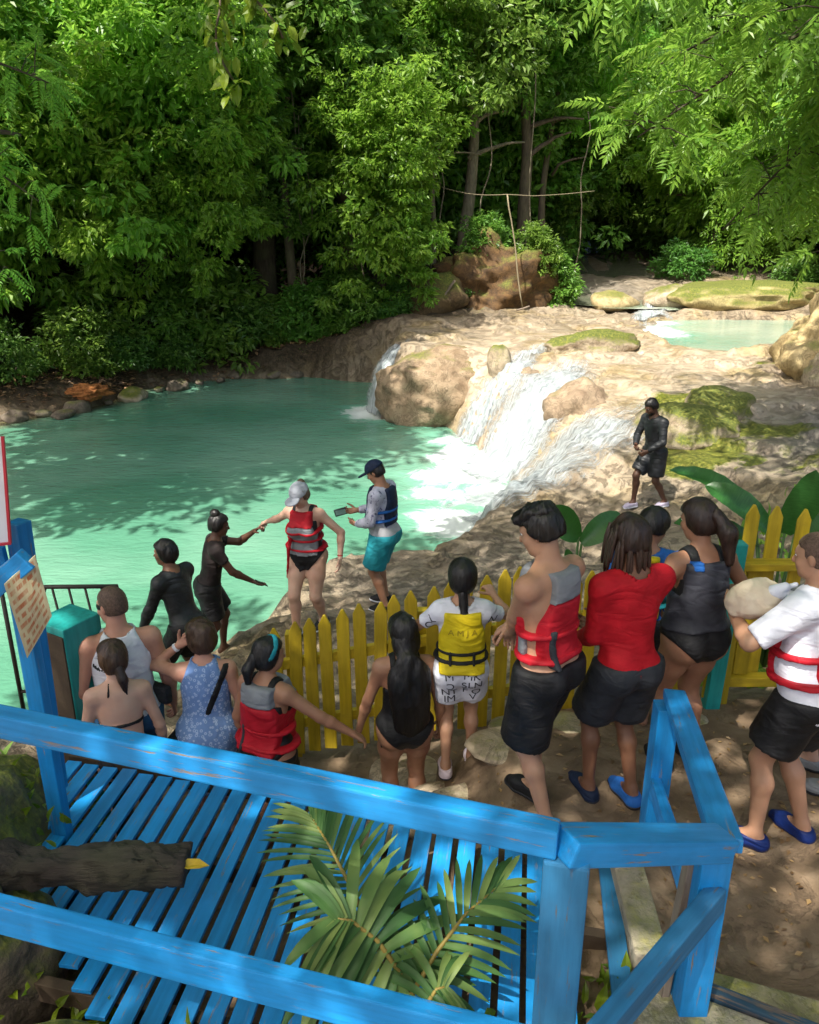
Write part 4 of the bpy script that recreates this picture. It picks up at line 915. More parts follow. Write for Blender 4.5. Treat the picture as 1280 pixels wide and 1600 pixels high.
side_tree('feathery_tree', 'fine-leaved tree reaching in at the left edge', (-9.6, 13.0, gz(-9.6, 13.0)), (-9.0, 13.0, 6.0),
  [((-8.6, 13.0, 5.6), (-5.2, 13.2, 4.9), 40, .8), ((-8.6, 13, 5.2), (-5.5, 13.0, 3.3), 40, .75), ((-8.6, 12.6, 4.4), (-5.8, 12.4, 2.2), 34, .75), ((-8.6, 13, 6.2), (-4.9, 13.6, 6.4), 30, .9)],
  22, LEAF_A, BARK_D, 3, .42, 10, .12, extra=[('deep1', (-9.5, 12.5, 10.5), 1.5, 0), ('deep2', (-8.2, 15.5, 11.0), 1.2, 1)])
# overhead shade trees standing on the near bank, their canopies above the crowd
side_tree('shade_tree', 'tree above the crowd with a yellow-green spray hanging at the top', (-4.6, -1.2, gz(-4.6, -1.2)), (-4.0, -.4, 7.0),
  [((-3.4, 1.0, 7.6), (-2.0, 9.3, 6.1), 5, .35)], 23, LEAF_C, BARK, 2, .35, 6, .2, .3, .5,
  extra=[('canopy', (-4.6, -1.2, 9.6), 1.1, 0), ('canopy', (-5.8, 1.6, 9.2), 1.1, 2), ('canopy', (-2.2, 1.0, 9.4), 1.0, 2.5), ('canopy', (-3.6, 3.8, 9.6), 1.0, 4), ('canopy', (1.0, 1.4, 10.4), 1.15, 3.3), ('canopy', (-1.4, -2.8, 9.8), .75, 1), ('canopy', (-.6, 4.4, 10.8), 1.0, 5)])
# the hanging yellow-green spray itself
g_ = np.random.default_rng(3); P_ = []; D_ = []; N_ = []
spb = limb_pts((-2.0, 9.3, 6.1), (-1.75, 9.2, 4.35), 0, .2, 12, 4)
spb2 = limb_pts((-1.95, 9.3, 5.6), (-1.25, 9.2, 4.75), 0, .1, 8, 5); spb3 = limb_pts((-1.98, 9.3, 5.9), (-1.35, 9.3, 5.4), 0, .1, 8, 6)
for q in np.r_[spb[2:], spb2[2:], spb3[2:]]:
    for k in range(9):
        P_.append(q + g_.normal(size=3) * .07); D_.append(unit(g_.normal(size=3) * .6 - np.array([0, 0, .6]))); N_.append(unit(np.array([0, -.6, .8]) + g_.normal(size=3) * .35))
V, F, lv = leaves(np.array(P_), np.array(D_), np.array(N_), .17 * (.7 + .6 * g_.random(len(P_))), .5, .15, .15, True)
sprm = npmesh('spray', V, F, LEAF_C, False, {'lv': lv}); V2, F2 = merge([tube_np(s_, .012, 5) for s_ in (spb, spb2, spb3)])
_st = [o for o in bpy.data.objects if o.name.startswith('shade_tree')][0]
inpar(ob('spray', sprm, _st), _st); inpar(ob('twig', npmesh('twig', V2, F2, BARK), _st), _st)
tr('shade_tree', 'tall shade tree standing beside the path', 5.6, -2.2, 'canopy', 9.0, 1.1, .25, BARK, cx=-3.6, cy=.4, extra=[('canopy', (2.4, .6, .4), 1.0, 1), ('canopy', (1.6, 4.6, .3), 1.0, 3)])

# ------------------------------------------------------------------ foreground palm
def m_palm():
    t = NT('palm_leaf'); v = t.coord('Object'); n = t.noise(v, 5, 3); lv = t.attr('lv')
    c = t.ramp(t.math('ADD', t.math('MULTIPLY', n, .5), t.math('MULTIPLY', lv, .5)), [(.25, (.026, .078, .022)), (.5, (.065, .15, .04)), (.75, (.19, .26, .07))])
    t.base(c); t.rough(.5); t.spec(.28); st_ = t.noise(t.coord('UV', (1, 40, 1)), 1, 2); t.bump(st_, .25, .004)
    tr_ = t.n('ShaderNodeBsdfTranslucent'); t.l(c, tr_.inputs['Color']); mx = t.n('ShaderNodeMixShader'); mx.inputs[0].default_value = .25
    t.l(t.b.outputs[0], mx.inputs[1]); t.l(tr_.outputs[0], mx.inputs[2]); t.l(mx.outputs[0], t.o.inputs['Surface']); return t.m
PALM = m_palm(); PALM_STEM = m_plain('palm_stem', (.30, .22, .05), .5, .3, 15, .2)
def blade(P0, d, n, L, w, sag, g, ns=7):
    """one leaflet: V-folded strip tapering to a point"""
    d = unit(d); t = np.linspace(0, 1, ns); C = P0 + d * (t * L)[:, None] - np.array([0, 0, 1.]) * (sag * L * t ** 2)[:, None]
    tan = unit(np.gradient(C, axis=0)); s = unit(np.cross(tan, n)); nn = np.cross(s, tan)
    ww = w * np.sin(np.pi * np.clip(t * .80 + .17, 0, 1)) ** .7; ww[-1] = .001
    V = np.concatenate([C + s * ww[:, None] * .5 + nn * ww[:, None] * .22, C, C - s * ww[:, None] * .5 + nn * ww[:, None] * .22])
    i = np.arange(ns - 1); F = np.vstack([np.stack([i, i + ns, i + ns + 1, i + 1], -1), np.stack([i + ns, i + 2 * ns, i + 2 * ns + 1, i + ns + 1], -1)])
    return V, [F]
def frond(root, rach, nl, L, w, ang0, ang1, sag, n, seed, fused=False):
    g = np.random.default_rng(seed); rach = np.array(rach, float); k = np.linspace(0, 1, len(rach)); t = np.linspace(.0, 1, nl)
    R_ = np.stack([np.interp(t, k, rach[:, j]) for j in range(3)], -1); tan = unit(np.gradient(R_, axis=0)); n = unit(np.array(n, float)); parts = []; lv = []
    for i in range(nl):
        s = unit(np.cross(tan[i], n)); a = R_i = math.radians(ang0 + (ang1 - ang0) * t[i])
        for sg_n in (1, -1):
            dd = tan[i] * math.cos(a) + s * sg_n * math.sin(a) + n * .12 + g.normal(size=3) * .03
            l_ = L * (.62 + .5 * math.sin(math.pi * (.15 + .75 * t[i]))) * g.uniform(.92, 1.06)
            V, F = blade(R_[i], dd, n + g.normal(size=3) * .08, l_, w, sag * g.uniform(.7, 1.3), g); parts.append((V, F)); lv.append(np.full(len(V), g.random()))
    V, F = merge(parts); o = ob('frond', npmesh('frond', V, F, PALM, True, {'lv': np.concatenate(lv)}), root); inpar(o, root)
    inpar(tube_ob('rib', rach, np.linspace(.012, .004, len(rach)), PALM_STEM, root, 6), root)
pr_ = empty('palm_plant', (.0, 2.15, -.2)); tag(pr_, 'young palm with split fronds growing up beside the deck', 'palm')
frond(pr_, [(-.12, 2.42, .42), (-.22, 2.56, .55), (-.33, 2.72, .64), (-.42, 2.86, .67)], 24, .29, .022, 85, 25, .22, (-.1, -.45, .9), 1)
frond(pr_, [(-.02, 2.30, .40), (-.12, 2.36, .52), (-.22, 2.38, .60), (-.27, 2.37, .62)], 13, .36, .050, 125, 40, .42, (0, -.5, .86), 2)
frond(pr_, [(.0, 2.25, .36), (.10, 2.36, .46), (.22, 2.48, .53), (.36, 2.60, .55)], 16, .25, .030, 80, 22, .3, (.2, -.5, .85), 3)
frond(pr_, [(.02, 2.2, .25), (.06, 2.22, .36), (.10, 2.24, .42), (.13, 2.24, .43)], 10, .26, .030, 120, 50, .6, (0, -.6, .8), 4)
for a in ((-.12, 2.42, .42), (-.02, 2.30, .40), (.0, 2.25, .36), (.02, 2.2, .25)): inpar(tube_ob('stalk', [(0, 2.12, -.4), (a[0] * .3, 2.14, 0), a], [.02, .016, .011], PALM_STEM, pr_, 6), pr_)

# ------------------------------------------------------------------ heliconia with paddle leaves behind the gate
def m_paddle():
    t = NT('paddle_leaf'); v = t.coord('UV', (1, 1, 1)); w = t.noise(t.coord('UV', (3, 60, 1)), 1, 3)
    c = t.ramp(w, [(.3, (.018, .085, .018)), (.7, (.045, .16, .035))]); t.base(c); t.rough(.32); t.spec(.5); t.bump(w, .3, .005)
    tr_ = t.n('ShaderNodeBsdfTranslucent'); tr_.inputs['Color'].default_value = (.10, .26, .03, 1); mx = t.n('ShaderNodeMixShader'); mx.inputs[0].default_value = .25
    t.l(t.b.outputs[0], mx.inputs[1]); t.l(tr_.outputs[0], mx.inputs[2]); t.l(mx.outputs[0], t.o.inputs['Surface']); return t.m
PAD = m_paddle()
def paddle(root, stem0, a, b, w, n, bend=.15):
    a = np.array(a, float); b = np.array(b, float); n = unit(np.array(n, float)); ns = 14; t = np.linspace(0, 1, ns); L = np.linalg.norm(b - a)
    C = a + (b - a) * t[:, None] + n * (bend * L * np.sin(t * np.pi))[:, None]
    tan = unit(np.gradient(C, axis=0)); s = unit(np.cross(tan, n)); nn = np.cross(s, tan); ww = w * np.sin(np.pi * np.clip(t * .93 + .05, 0, 1)) ** .62; ww[-1] = .004
    cols = [-1, -.5, 0, .5, 1]; V = np.stack([C + s * (ww * c * .5)[:, None] + nn * (ww * .16 * abs(c) + .006 * np.sin(t * 40 + c * 3) * abs(c))[:, None] for c in cols], 1)
    idx = np.arange(ns * 5).reshape(ns, 5); F = np.stack([idx[:-1, :-1], idx[1:, :-1], idx[1:, 1:], idx[:-1, 1:]], -1).reshape(-1, 4)
    me = npmesh('leaf', V.reshape(-1, 3), F, PAD); uvl = me.uv_layers.new(name='UVMap'); li = np.empty(len(me.loops), np.int32); me.loops.foreach_get('vertex_index', li)
    UV = np.stack([np.broadcast_to(np.array(cols) * .5 + .5, (ns, 5)), np.broadcast_to(t[:, None], (ns, 5))], -1).reshape(-1, 2); uvl.data.foreach_set('uv', UV[li].astype(np.float32).ravel())
    inpar(ob('leaf', me, root), root); inpar(tube_ob('stalk', [stem0, tuple((np.array(stem0) + a) / 2 + [0, 0, .05]), tuple(a)], [.02, .015, .01], m_stalk, root, 6), root)
m_stalk = m_plain('green_stalk', (.07, .15, .03), .5, .3, 10, .1)
hl = empty('heliconia', (2.95, 6.0, -.5)); tag(hl, 'large paddle-leaved plant behind the yellow gate', 'plant')
for a, b, w, n, bd in [((2.75, 6.1, .85), (2.15, 6.5, 1.12), .22, (0, -.35, .93), .12), ((2.85, 6.0, .75), (2.35, 6.2, 1.08), .24, (-.2, -.5, .85), .1), ((2.95, 6.0, .75), (3.06, 5.9, 1.30), .27, (-.1, -.98, .15), .04),
                       ((2.8, 6.1, .62), (2.12, 6.15, .78), .22, (0, -.4, .9), .08), ((3.1, 6.0, .7), (3.6, 6.1, .82), .26, (.1, -.5, .85), .1), ((3.0, 5.8, .55), (3.3, 5.5, .45), .2, (.1, -.6, .8), .1), ((2.9, 6.2, .7), (2.55, 6.4, .92), .2, (0, -.6, .8), .1), ((3.2, 6.3, .8), (3.75, 6.5, 1.15), .22, (.3, -.5, .85), .1), ((2.8, 5.9, .4), (2.45, 5.7, .42), .18, (0, -.5, .85), .1)]:
    paddle(hl, (2.95, 6.0, -.55), a, b, w, n, bd)
h2 = empty('heliconia', (1.4, 6.4, -.5)); tag(h2, 'broad low leaf plant behind the fence between the men', 'plant')
for a, b, w, n, bd in [((1.42, 6.4, .55), (1.12, 6.3, .84), .26, (-.4, -.6, .7), .1), ((1.45, 6.4, .5), (1.8, 6.5, .72), .22, (.3, -.6, .75), .1), ((1.4, 6.3, .4), (1.25, 6.0, .5), .18, (0, -.7, .7), .1)]: paddle(h2, (1.4, 6.4, -.55), a, b, w, n, bd)

# ------------------------------------------------------------------ small growth: ferns, weeds, litter
def tuft_stuff(name, label, spots, mat, L, wr, per, up=.8, cat='weeds'):
    g = np.random.default_rng(9); P = []; D = []; N = []
    for (x, y, z, r) in spots:
        q = g.normal(size=(per, 3)) * np.array([r, r, r * .35]); P.append(np.array([x, y, z]) + q); D.append(unit(g.normal(size=(per, 3)) * .8 + np.array([0, -.1, up]))); N.append(unit(g.normal(size=(per, 3)) * .5 + np.array([0, -.5, .6])))
    P = np.vstack(P); V, F, lv = leaves(P, np.vstack(D), np.vstack(N), L * (.5 + g.random(len(P))), wr, .15, .3, True)
    tag(ob(name, npmesh(name, V, F, mat, False, {'lv': lv})), label, cat, kind='stuff')
tuft_stuff('weeds', 'small weeds and ferns growing on the mossy banks by the deck', [(-2.0, 3.35, .22, .12), (-2.05, 3.1, .22, .12), (-2.2, 3.6, .2, .15), (-1.75, 2.62, .06, .08), (-1.35, 2.42, -.02, .1), (-.62, 2.0, .05, .12), (-.35, 1.95, -.1, .15), (.2, 2.05, .12, .15), (.36, 2.1, .1, .1), (.62, 2.15, -.05, .12), (.8, 2.3, -.02, .1), (.9, 2.6, .0, .06), (-2.1, 2.9, .25, .1), (.70, 1.9, .30, .06), (.1, 1.9, .15, .12)], LEAF_C, .09, .4, 40)
tuft_stuff('ferns', 'ferny undergrowth around the teal pillar', [(-2.5, 4.0, -.4, .25), (-2.7, 4.4, -.5, .25), (-2.3, 3.7, -.3, .2), (-3.0, 4.0, -.4, .3)], LEAF_SHRUB, .18, .25, 50, cat='ferns')
tuft_stuff('fence_weeds', 'low weeds beyond the gate and fence', [(2.6, 5.5, -.4, .2), (3.1, 5.6, -.4, .2), (3.6, 5.6, -.4, .3), (4.2, 7.0, -.6, .3), (4.6, 9.6, -.8, .3), (5.6, 10.0, -.6, .3), (6.0, 9.2, -.55, .35), (4.9, 8.2, -.75, .25)], LEAF_D, .16, .35, 50)
V, F, lv = leaves(np.array([[-.995, 2.80, .462]]), np.array([[1.0, .25, -.12]]), np.array([[.1, -.3, 1.0]]), np.array([.13]), .42, .25, .12, True)
tag(ob('fallen_leaf', npmesh('fallen_leaf', V, F, m_plain('yellow_leaf', (.62, .42, .03), .5, .2, 20, .1), False)), 'curled yellow leaf on the end of the log', 'leaf')
tuft_stuff('dead_leaves', 'sunlit dead leaves on the slope behind the thick dark trunk', [(-3.75, 28.7, 1.0, .3), (-3.5, 28.8, .7, .3), (-3.6, 28.9, 1.4, .3), (-3.1, 28.9, .9, .25)], m_leaf('dead_leaf', (.20, .10, .08), (.55, .36, .30), .3), .16, .45, 60, up=.1, cat='leaves')
def litter():
    g = np.random.default_rng(15); n = 900; x = g.uniform(-.2, 3.2, n); y = g.uniform(2.2, 5.0, n); z = height(x, y) + .006
    P = np.c_[x, y, z]; D = unit(np.c_[g.normal(size=(n, 2)), g.normal(size=n) * .1]); N = unit(np.c_[g.normal(size=(n, 2)) * .25, np.ones(n)])
    V, F, lv = leaves(P, D, N, .035 * (.5 + g.random(n)), .5, .2, .0)
    tag(ob('leaf_litter', npmesh('leaf_litter', V, F, m_leaf('dry_litter', (.10, .055, .025), (.36, .24, .10), .1), False, {'lv': lv})), 'scattered dry leaves and grit on the earth path', 'litter', kind='stuff')
    n = 2600; a = g.uniform(0, 1, n); x = np.concatenate([np.interp(a[:1800], [0, .3, .6, 1], [-11, -8, -5, -1]) + g.normal(size=1800) * .5, g.uniform(-14, 0, 800)]); y = np.concatenate([np.interp(a[:1800], [0, .3, .6, 1], [20.5, 23.5, 26.6, 26.9]) + np.abs(g.normal(size=1800)) * .8, g.uniform(27, 31, 800)])
    P = np.c_[x, y, height(x, y) + .03]; D = unit(np.c_[g.normal(size=(n, 2)), g.normal(size=n) * .2]); N = unit(np.c_[g.normal(size=(n, 2)) * .35, np.ones(n)])
    V, F, lv = leaves(P, D, N, .16 * (.5 + g.random(n)), .5, .2, .0)
    tag(ob('shore_litter', npmesh('shore_litter', V, F, m_leaf('shore_litter', (.10, .06, .03), (.42, .27, .13), .1), False, {'lv': lv})), 'fallen leaves strewn over the far bank', 'litter', kind='stuff')
litter()
# ================================================================== PEOPLE: distance-field figures, polygonised with surface nets
def nets(D, lo, h):
    s = D < 0; nx, ny, nz = D.shape
    c = np.zeros((nx - 1, ny - 1, nz - 1), np.uint8)
    for i in (0, 1):
        for j in (0, 1):
            for k in (0, 1): c += s[i:nx - 1 + i, j:ny - 1 + j, k:nz - 1 + k]
    ci = np.argwhere((c > 0) & (c < 8)); n = len(ci)
    if n == 0: return np.zeros((0, 3)), np.zeros((0, 4), int)
    vid = np.full(c.shape, -1, np.int32); vid[tuple(ci.T)] = np.arange(n)
    acc = np.zeros((n, 3)); cnt = np.zeros(n)
    cor = [(i, j, k) for i in (0, 1) for j in (0, 1) for k in (0, 1)]
    val = {q: D[ci[:, 0] + q[0], ci[:, 1] + q[1], ci[:, 2] + q[2]] for q in cor}
    for a in cor:
        for ax in range(3):
            if a[ax] == 0:
                b = list(a); b[ax] = 1; b = tuple(b); va, vb = val[a], val[b]; m = (va < 0) != (vb < 0)
                t = va[m] / (va[m] - vb[m]); p = np.tile(np.array(a, float), (m.sum(), 1)); p[:, ax] += t
                acc[m] += p; cnt[m] += 1
    V = lo + h * (ci + acc / cnt[:, None])
    Q = []
    for ax in range(3):
        sl0 = [slice(None)] * 3; sl1 = [slice(None)] * 3; sl0[ax] = slice(0, -1); sl1[ax] = slice(1, None)
        A = s[tuple(sl0)]; B = s[tuple(sl1)]; e = np.argwhere(A != B)
        o1, o2 = [x for x in range(3) if x != ax]
        ok = (e[:, o1] > 0) & (e[:, o2] > 0) & (e[:, o1] < D.shape[o1] - 1) & (e[:, o2] < D.shape[o2] - 1); e = e[ok]
        if len(e) == 0: continue
        fl = A[tuple(e.T)]
        def at(d1, d2):
            q = e.copy(); q[:, o1] += d1; q[:, o2] += d2; return vid[tuple(q.T)]
        q = np.stack([at(-1, -1), at(0, -1), at(0, 0), at(-1, 0)], -1)
        if ax == 1: fl = ~fl
        q = np.where(fl[:, None], q, q[:, ::-1]); Q.append(q)
    return V, np.vstack(Q)

class Cone:
    def __init__(s, a, b, ra, rb, k=.03, tag=''):
        s.a = np.array(a, float); s.b = np.array(b, float); s.ra = ra; s.rb = rb; s.k = k; s.tag = tag
    def bb(s, m): r = max(s.ra, s.rb) + m; return np.minimum(s.a, s.b) - r, np.maximum(s.a, s.b) + r
    def ev(s, X, Y, Z):
        d = s.b - s.a; L2 = d @ d + 1e-12
        px, py, pz = X - s.a[0], Y - s.a[1], Z - s.a[2]
        t = np.clip((px * d[0] + py * d[1] + pz * d[2]) / L2, 0, 1)
        return np.sqrt((px - t * d[0]) ** 2 + (py - t * d[1]) ** 2 + (pz - t * d[2]) ** 2) - (s.ra + (s.rb - s.ra) * t)
class Ell:
    def __init__(s, c, r, M=None, k=.05, tag=''):
        s.c = np.array(c, float); s.r = np.array(r, float); s.M = np.eye(3) if M is None else np.array(M, float); s.k = k; s.tag = tag   # rows of M = axes
    def bb(s, m): e = np.sqrt(((s.M * s.r[:, None]) ** 2).sum(0)) + m; return s.c - e, s.c + e
    def ev(s, X, Y, Z):
        px, py, pz = X - s.c[0], Y - s.c[1], Z - s.c[2]; k0 = 0; k1 = 0
        for i in range(3):
            q = px * s.M[i][0] + py * s.M[i][1] + pz * s.M[i][2]; k0 = k0 + (q / s.r[i]) ** 2; k1 = k1 + (q / s.r[i] ** 2) ** 2
        k0 = np.sqrt(k0); return k0 * (k0 - 1) / (np.sqrt(k1) + 1e-9)
def solidify(prims, h, off=0.0, cut=None, pad=0.0):
    """zero set of the smooth union of prims, grown by off and cut by a list of functions"""
    m0 = off + 2.5 * h + pad
    bbs = [p.bb(m0) for p in prims]; lo = np.min([b[0] for b in bbs], 0); hi = np.max([b[1] for b in bbs], 0)
    n = np.ceil((hi - lo) / h).astype(int) + 2; ax = [lo[i] + h * np.arange(n[i]) for i in range(3)]
    D = np.full(tuple(n), .3, np.float32)
    for p in prims:
        b0, b1 = p.bb(m0 + p.k + .01); i0 = np.clip(np.floor((b0 - lo) / h).astype(int), 0, n - 1); i1 = np.clip(np.ceil((b1 - lo) / h).astype(int) + 1, 1, n)
        sl = tuple(slice(i0[q], i1[q]) for q in range(3))
        d = p.ev(ax[0][sl[0]][:, None, None], ax[1][sl[1]][None, :, None], ax[2][sl[2]][None, None, :]); a = D[sl]; k = p.k
        w = np.clip(.5 + .5 * (d - a) / k, 0, 1); D[sl] = d * (1 - w) + a * w - k * w * (1 - w)
    D -= off
    if cut:
        X, Y, Z = np.meshgrid(*ax, indexing='ij', sparse=True)
        for f in cut: D = np.maximum(D, f(X, Y, Z).astype(np.float32))
    return nets(D, lo, h)

def rotm(yaw=0, pitch=0, roll=0):
    """degrees; pitch>0 nods forward, yaw>0 turns left, roll>0 tips to the right"""
    a, b, c = R(yaw), R(-pitch), R(roll)
    Rz = np.array([[math.cos(a), -math.sin(a), 0], [math.sin(a), math.cos(a), 0], [0, 0, 1]])
    Rx = np.array([[1, 0, 0], [0, math.cos(b), -math.sin(b)], [0, math.sin(b), math.cos(b)]])
    Ry = np.array([[math.cos(c), 0, math.sin(c)], [0, 1, 0], [-math.sin(c), 0, math.cos(c)]])
    return Rz @ Rx @ Ry
def ik(a, t, l1, l2, hint):
    a = np.array(a, float); t = np.array(t, float); d = t - a; L = np.linalg.norm(d); u = d / (L + 1e-9)
    if L > (l1 + l2) * .998: L = (l1 + l2) * .998; t = a + u * L
    x = (l1 * l1 - l2 * l2 + L * L) / (2 * L); y = math.sqrt(max(l1 * l1 - x * x, 0)); h = np.array(hint, float); h = h - u * (h @ u); h /= np.linalg.norm(h) + 1e-9
    return a + u * x + h * y, t
from mathutils.bvhtree import BVHTree
EYE_W = m_plain('eye_white', (.75, .72, .68), .25, .05, 5, 0); EYE_D = m_plain('eye_dark', (.02, .012, .008), .2, .2, 5, 0)

class Fig:
    """local frame: +y forward, +x the person's right, z up, origin on the ground between the feet"""
    def __init__(s, H=1.75, fem=False, heavy=1.0, lean=0, side=0, twist=0, head=(0, 0, 0), pelvis=(0, 0, 0), hands=None, feet=None, elbow=None, knee=None, curl=(35, 35), palm=None, toe=(0, 0), hip=1.0, waist=1.0, belly=0, bust=0, butt=1.0, h=.0135, child=False, armr=1.0, legr=1.0):
        s.H = H; q = H / 1.75; s.q = q; s.h = h * (.9 if q < .9 else 1); P = []
        s.P = Pv = np.array([0, 0, .925 * q]) + np.array(pelvis, float)
        M = rotm(twist * .4, lean, side); s.X, s.F, s.U = M[:, 0], M[:, 1], M[:, 2]
        Mt = rotm(twist, lean, side); X2 = Mt[:, 0]; s.X2 = X2
        tm = np.array([s.X, s.F, s.U]); tm2 = np.array([X2, np.cross(s.U, X2), s.U]); s.tm = tm; s.tm2 = tm2
        hv = heavy; sw = (.178 if not fem else .158) * q * (1 + (hv - 1) * .3); s.sw = sw
        def T(x, f, u): return Pv + s.X * x * q + s.F * f * q + s.U * u * q
        s.T = T
        wz = (.92 if fem else 1.0) * waist
        P += [Ell(T(0, 0, .0), np.array([.162 * hip * hv * (1.06 if fem else .98), .112 * hv, .125]) * q, tm, .05, 'torso'),
              Ell(T(0, .005, .17), np.array([.142 * wz * hv, .098 * hv, .17]) * q, tm, .06, 'torso'),
              Ell(T(0, .0, .35), np.array([.158 * (.92 if fem else 1) * (1 + (hv - 1) * .6), .108 * (1 + (hv - 1) * .7), .17]) * q, tm2, .06, 'torso'),
              Ell(T(0, -.012, .455), np.array([.152 * (.88 if fem else 1), .075, .062]) * q, tm2, .05, 'torso')]
        if belly: P.append(Ell(T(0, .06, .12), np.array([.12, .07 + belly, .12]) * q * hv, tm, .05, 'torso'))
        for sx in (1, -1):
            P.append(Ell(T(.075 * hip * sx, -.055, -.05), np.array([.09, .085, .10]) * q * hv * butt, tm, .04, 'torso'))
            if bust: P.append(Ell(T(.07 * sx, .085, .31), np.array([.062, .05 + bust, .065]) * q, tm2, .03, 'torso'))
        # head
        nb = T(0, -.01, .50); Mh = Mt @ rotm(head[0], head[1] - lean * .75, head[2] - side * .7); hx, hf, hu = Mh[:, 0], Mh[:, 1], Mh[:, 2]; hs = .235 * (q if not child else q * 1.12) / .235; s.hs = hs
        hc = nb + (s.U * .03 + np.array([0, 0, .06]) + s.F * .022) * q + hu * .085 * hs + hf * .012 * hs; s.hc = hc; s.Mh = np.array([hx, hf, hu])
        def Hd(x, f, u): return hc + (hx * x + hf * f + hu * u) * hs
        s.Hd = Hd
        P.append(Cone(T(0, -.01, .43), Hd(0, -.012, -.06), (.066 if not fem else .056) * q * (1 + (hv - 1) * .5), (.055 if not fem else .048) * q * (1 + (hv - 1) * .5), .04, 'neck'))
        P.append(Cone(T(.03, -.012, .475), T(.12, -.012, .445), .045 * q, .05 * q, .04, 'torso')); P.append(Cone(T(-.03, -.012, .475), T(-.12, -.012, .445), .045 * q, .05 * q, .04, 'torso'))
        E = lambda c, r, k=.02: Ell(Hd(*c), np.array(r) * hs, s.Mh, k, 'head')
        s.headp = [E((0, -.012, .033), (.073, .094, .083)), E((0, .026, -.028), (.060, .066, .083), .03), E((0, .03, -.074), (.046, .052, .040), .03), E((0, .066, -.098), (.018, .020, .016), .02),
                   E((0, .074, .024), (.046, .018, .013), .02), E((0, .082, -.058), (.022, .014, .010), .012), E((.038, .058, -.03), (.022, .025, .02), .02), E((-.038, .058, -.03), (.022, .025, .02), .02),
                   Cone(Hd(0, .085, .012), Hd(0, .106, -.028), .008 * hs, .0135 * hs, .012, 'head'), Cone(Hd(0, -.012, -.06), T(0, -.01, .47), .05 * q, .055 * q, .03, 'neck')]
        for sx in (1, -1): s.headp.append(Ell(Hd(.074 * sx, -.008, -.008), np.array([.010, .020, .032]) * hs, s.Mh, .010, 'head'))
        # arms
        s.hp = []; s.wr = []; s.el = []; s.sh = []; s.handinfo = []
        hands = hands or [None, None]; elbow = elbow or [None, None]; palm = palm or [None, None]
        for i, sx in enumerate((1, -1)):
            sh = T(0, -.01, .44) + X2 * sx * sw; l1, l2 = .285 * q, .25 * q
            tgt = hands[i]; tgt = sh + np.array([.095 * sx, .05, -.51]) * q if tgt is None else np.array(tgt, float)
            e, w = ik(sh, tgt, l1, l2, elbow[i] if elbow[i] is not None else s.X * sx * .5 - s.F * 1.0 - s.U * .2)
            ar = q * (1 + (hv - 1) * .9) * (.86 if fem else 1.0) * armr; t_ = 'arm' + 'rl'[i]
            P += [Ell(sh + X2 * sx * .0, np.array([.058, .058, .062]) * ar, tm2, .04, t_ + 'u'), Cone(sh, e, .054 * ar, .041 * ar, .03, t_ + 'u'), Cone(e, e + (w - e) * .3, .040 * ar, .041 * ar, .02, t_ + 'f'), Cone(e + (w - e) * .3, w, .041 * ar, .027 * ar, .02, t_ + 'f')]
            f = unit(w - e); pn = np.array(palm[i], float) if palm[i] is not None else -s.X * sx; pn = unit(pn - f * (pn @ f)); sd = np.cross(pn, f) * (1 if i == 0 else 1); 
            thumb_side = unit(np.cross(f, pn)) * (1 if i == 0 else -1)
            s.hp.append(s.hand(w, f, pn, thumb_side, q, curl[i])); s.wr.append(w); s.el.append(e); s.sh.append(sh); s.handinfo.append((w, f, pn))
        # legs
        feet = feet or [(.10 * q, 0, 0), (-.10 * q, 0, 0)]; knee = knee or [None, None]; s.ft = []; s.kn = []; s.hj = []
        for i, sx in enumerate((1, -1)):
            hj = T(.088 * sx * hip, -.005, -.04); ft = np.array(feet[i], float); ank = ft + np.array([0, 0, .085 * q])
            k_, ank = ik(hj, ank, .425 * q, .415 * q, knee[i] if knee[i] is not None else (0, 1, .1)); lr = q * (1 + (hv - 1) * .9) * (1.06 if fem else 1.0) * legr; t_ = 'leg' + 'rl'[i]
            ca = k_ + (ank - k_) * .30 + np.array([0, -.018, 0]) * q
            P += [Cone(hj, hj + (k_ - hj) * .45, .088 * lr, .078 * lr, .045, t_ + 't'), Cone(hj + (k_ - hj) * .45, k_, .076 * lr, .051 * lr, .03, t_ + 't'), Cone(k_, ca, .050 * lr, .051 * lr, .03, t_ + 's'), Cone(ca, ank, .051 * lr, .032 * lr, .03, t_ + 's')]
            ty = R(toe[i]); td = np.array([math.sin(-ty), math.cos(ty), 0]); g0 = np.array([ank[0], ank[1], ank[2] - .085 * q])
            P += [Cone(ank, g0 + td * -.035 * q + [0, 0, .035 * q], .036 * q, .034 * q, .02, t_ + 'F'), Cone(g0 + td * -.03 * q + [0, 0, .034 * q], g0 + td * .11 * q + [0, 0, .030 * q], .034 * q, .036 * q, .02, t_ + 'F'), Cone(g0 + td * .11 * q + [0, 0, .030 * q], g0 + td * .165 * q + [0, 0, .022 * q], .036 * q, .022 * q, .02, t_ + 'F'), Cone(ank + [0, 0, .01], g0 + td * .08 * q + [0, 0, .04 * q], .034 * q, .03 * q, .02, t_ + 'F')]
            s.ft.append((g0, td)); s.kn.append(k_); s.hj.append(hj)
        s.prims = P
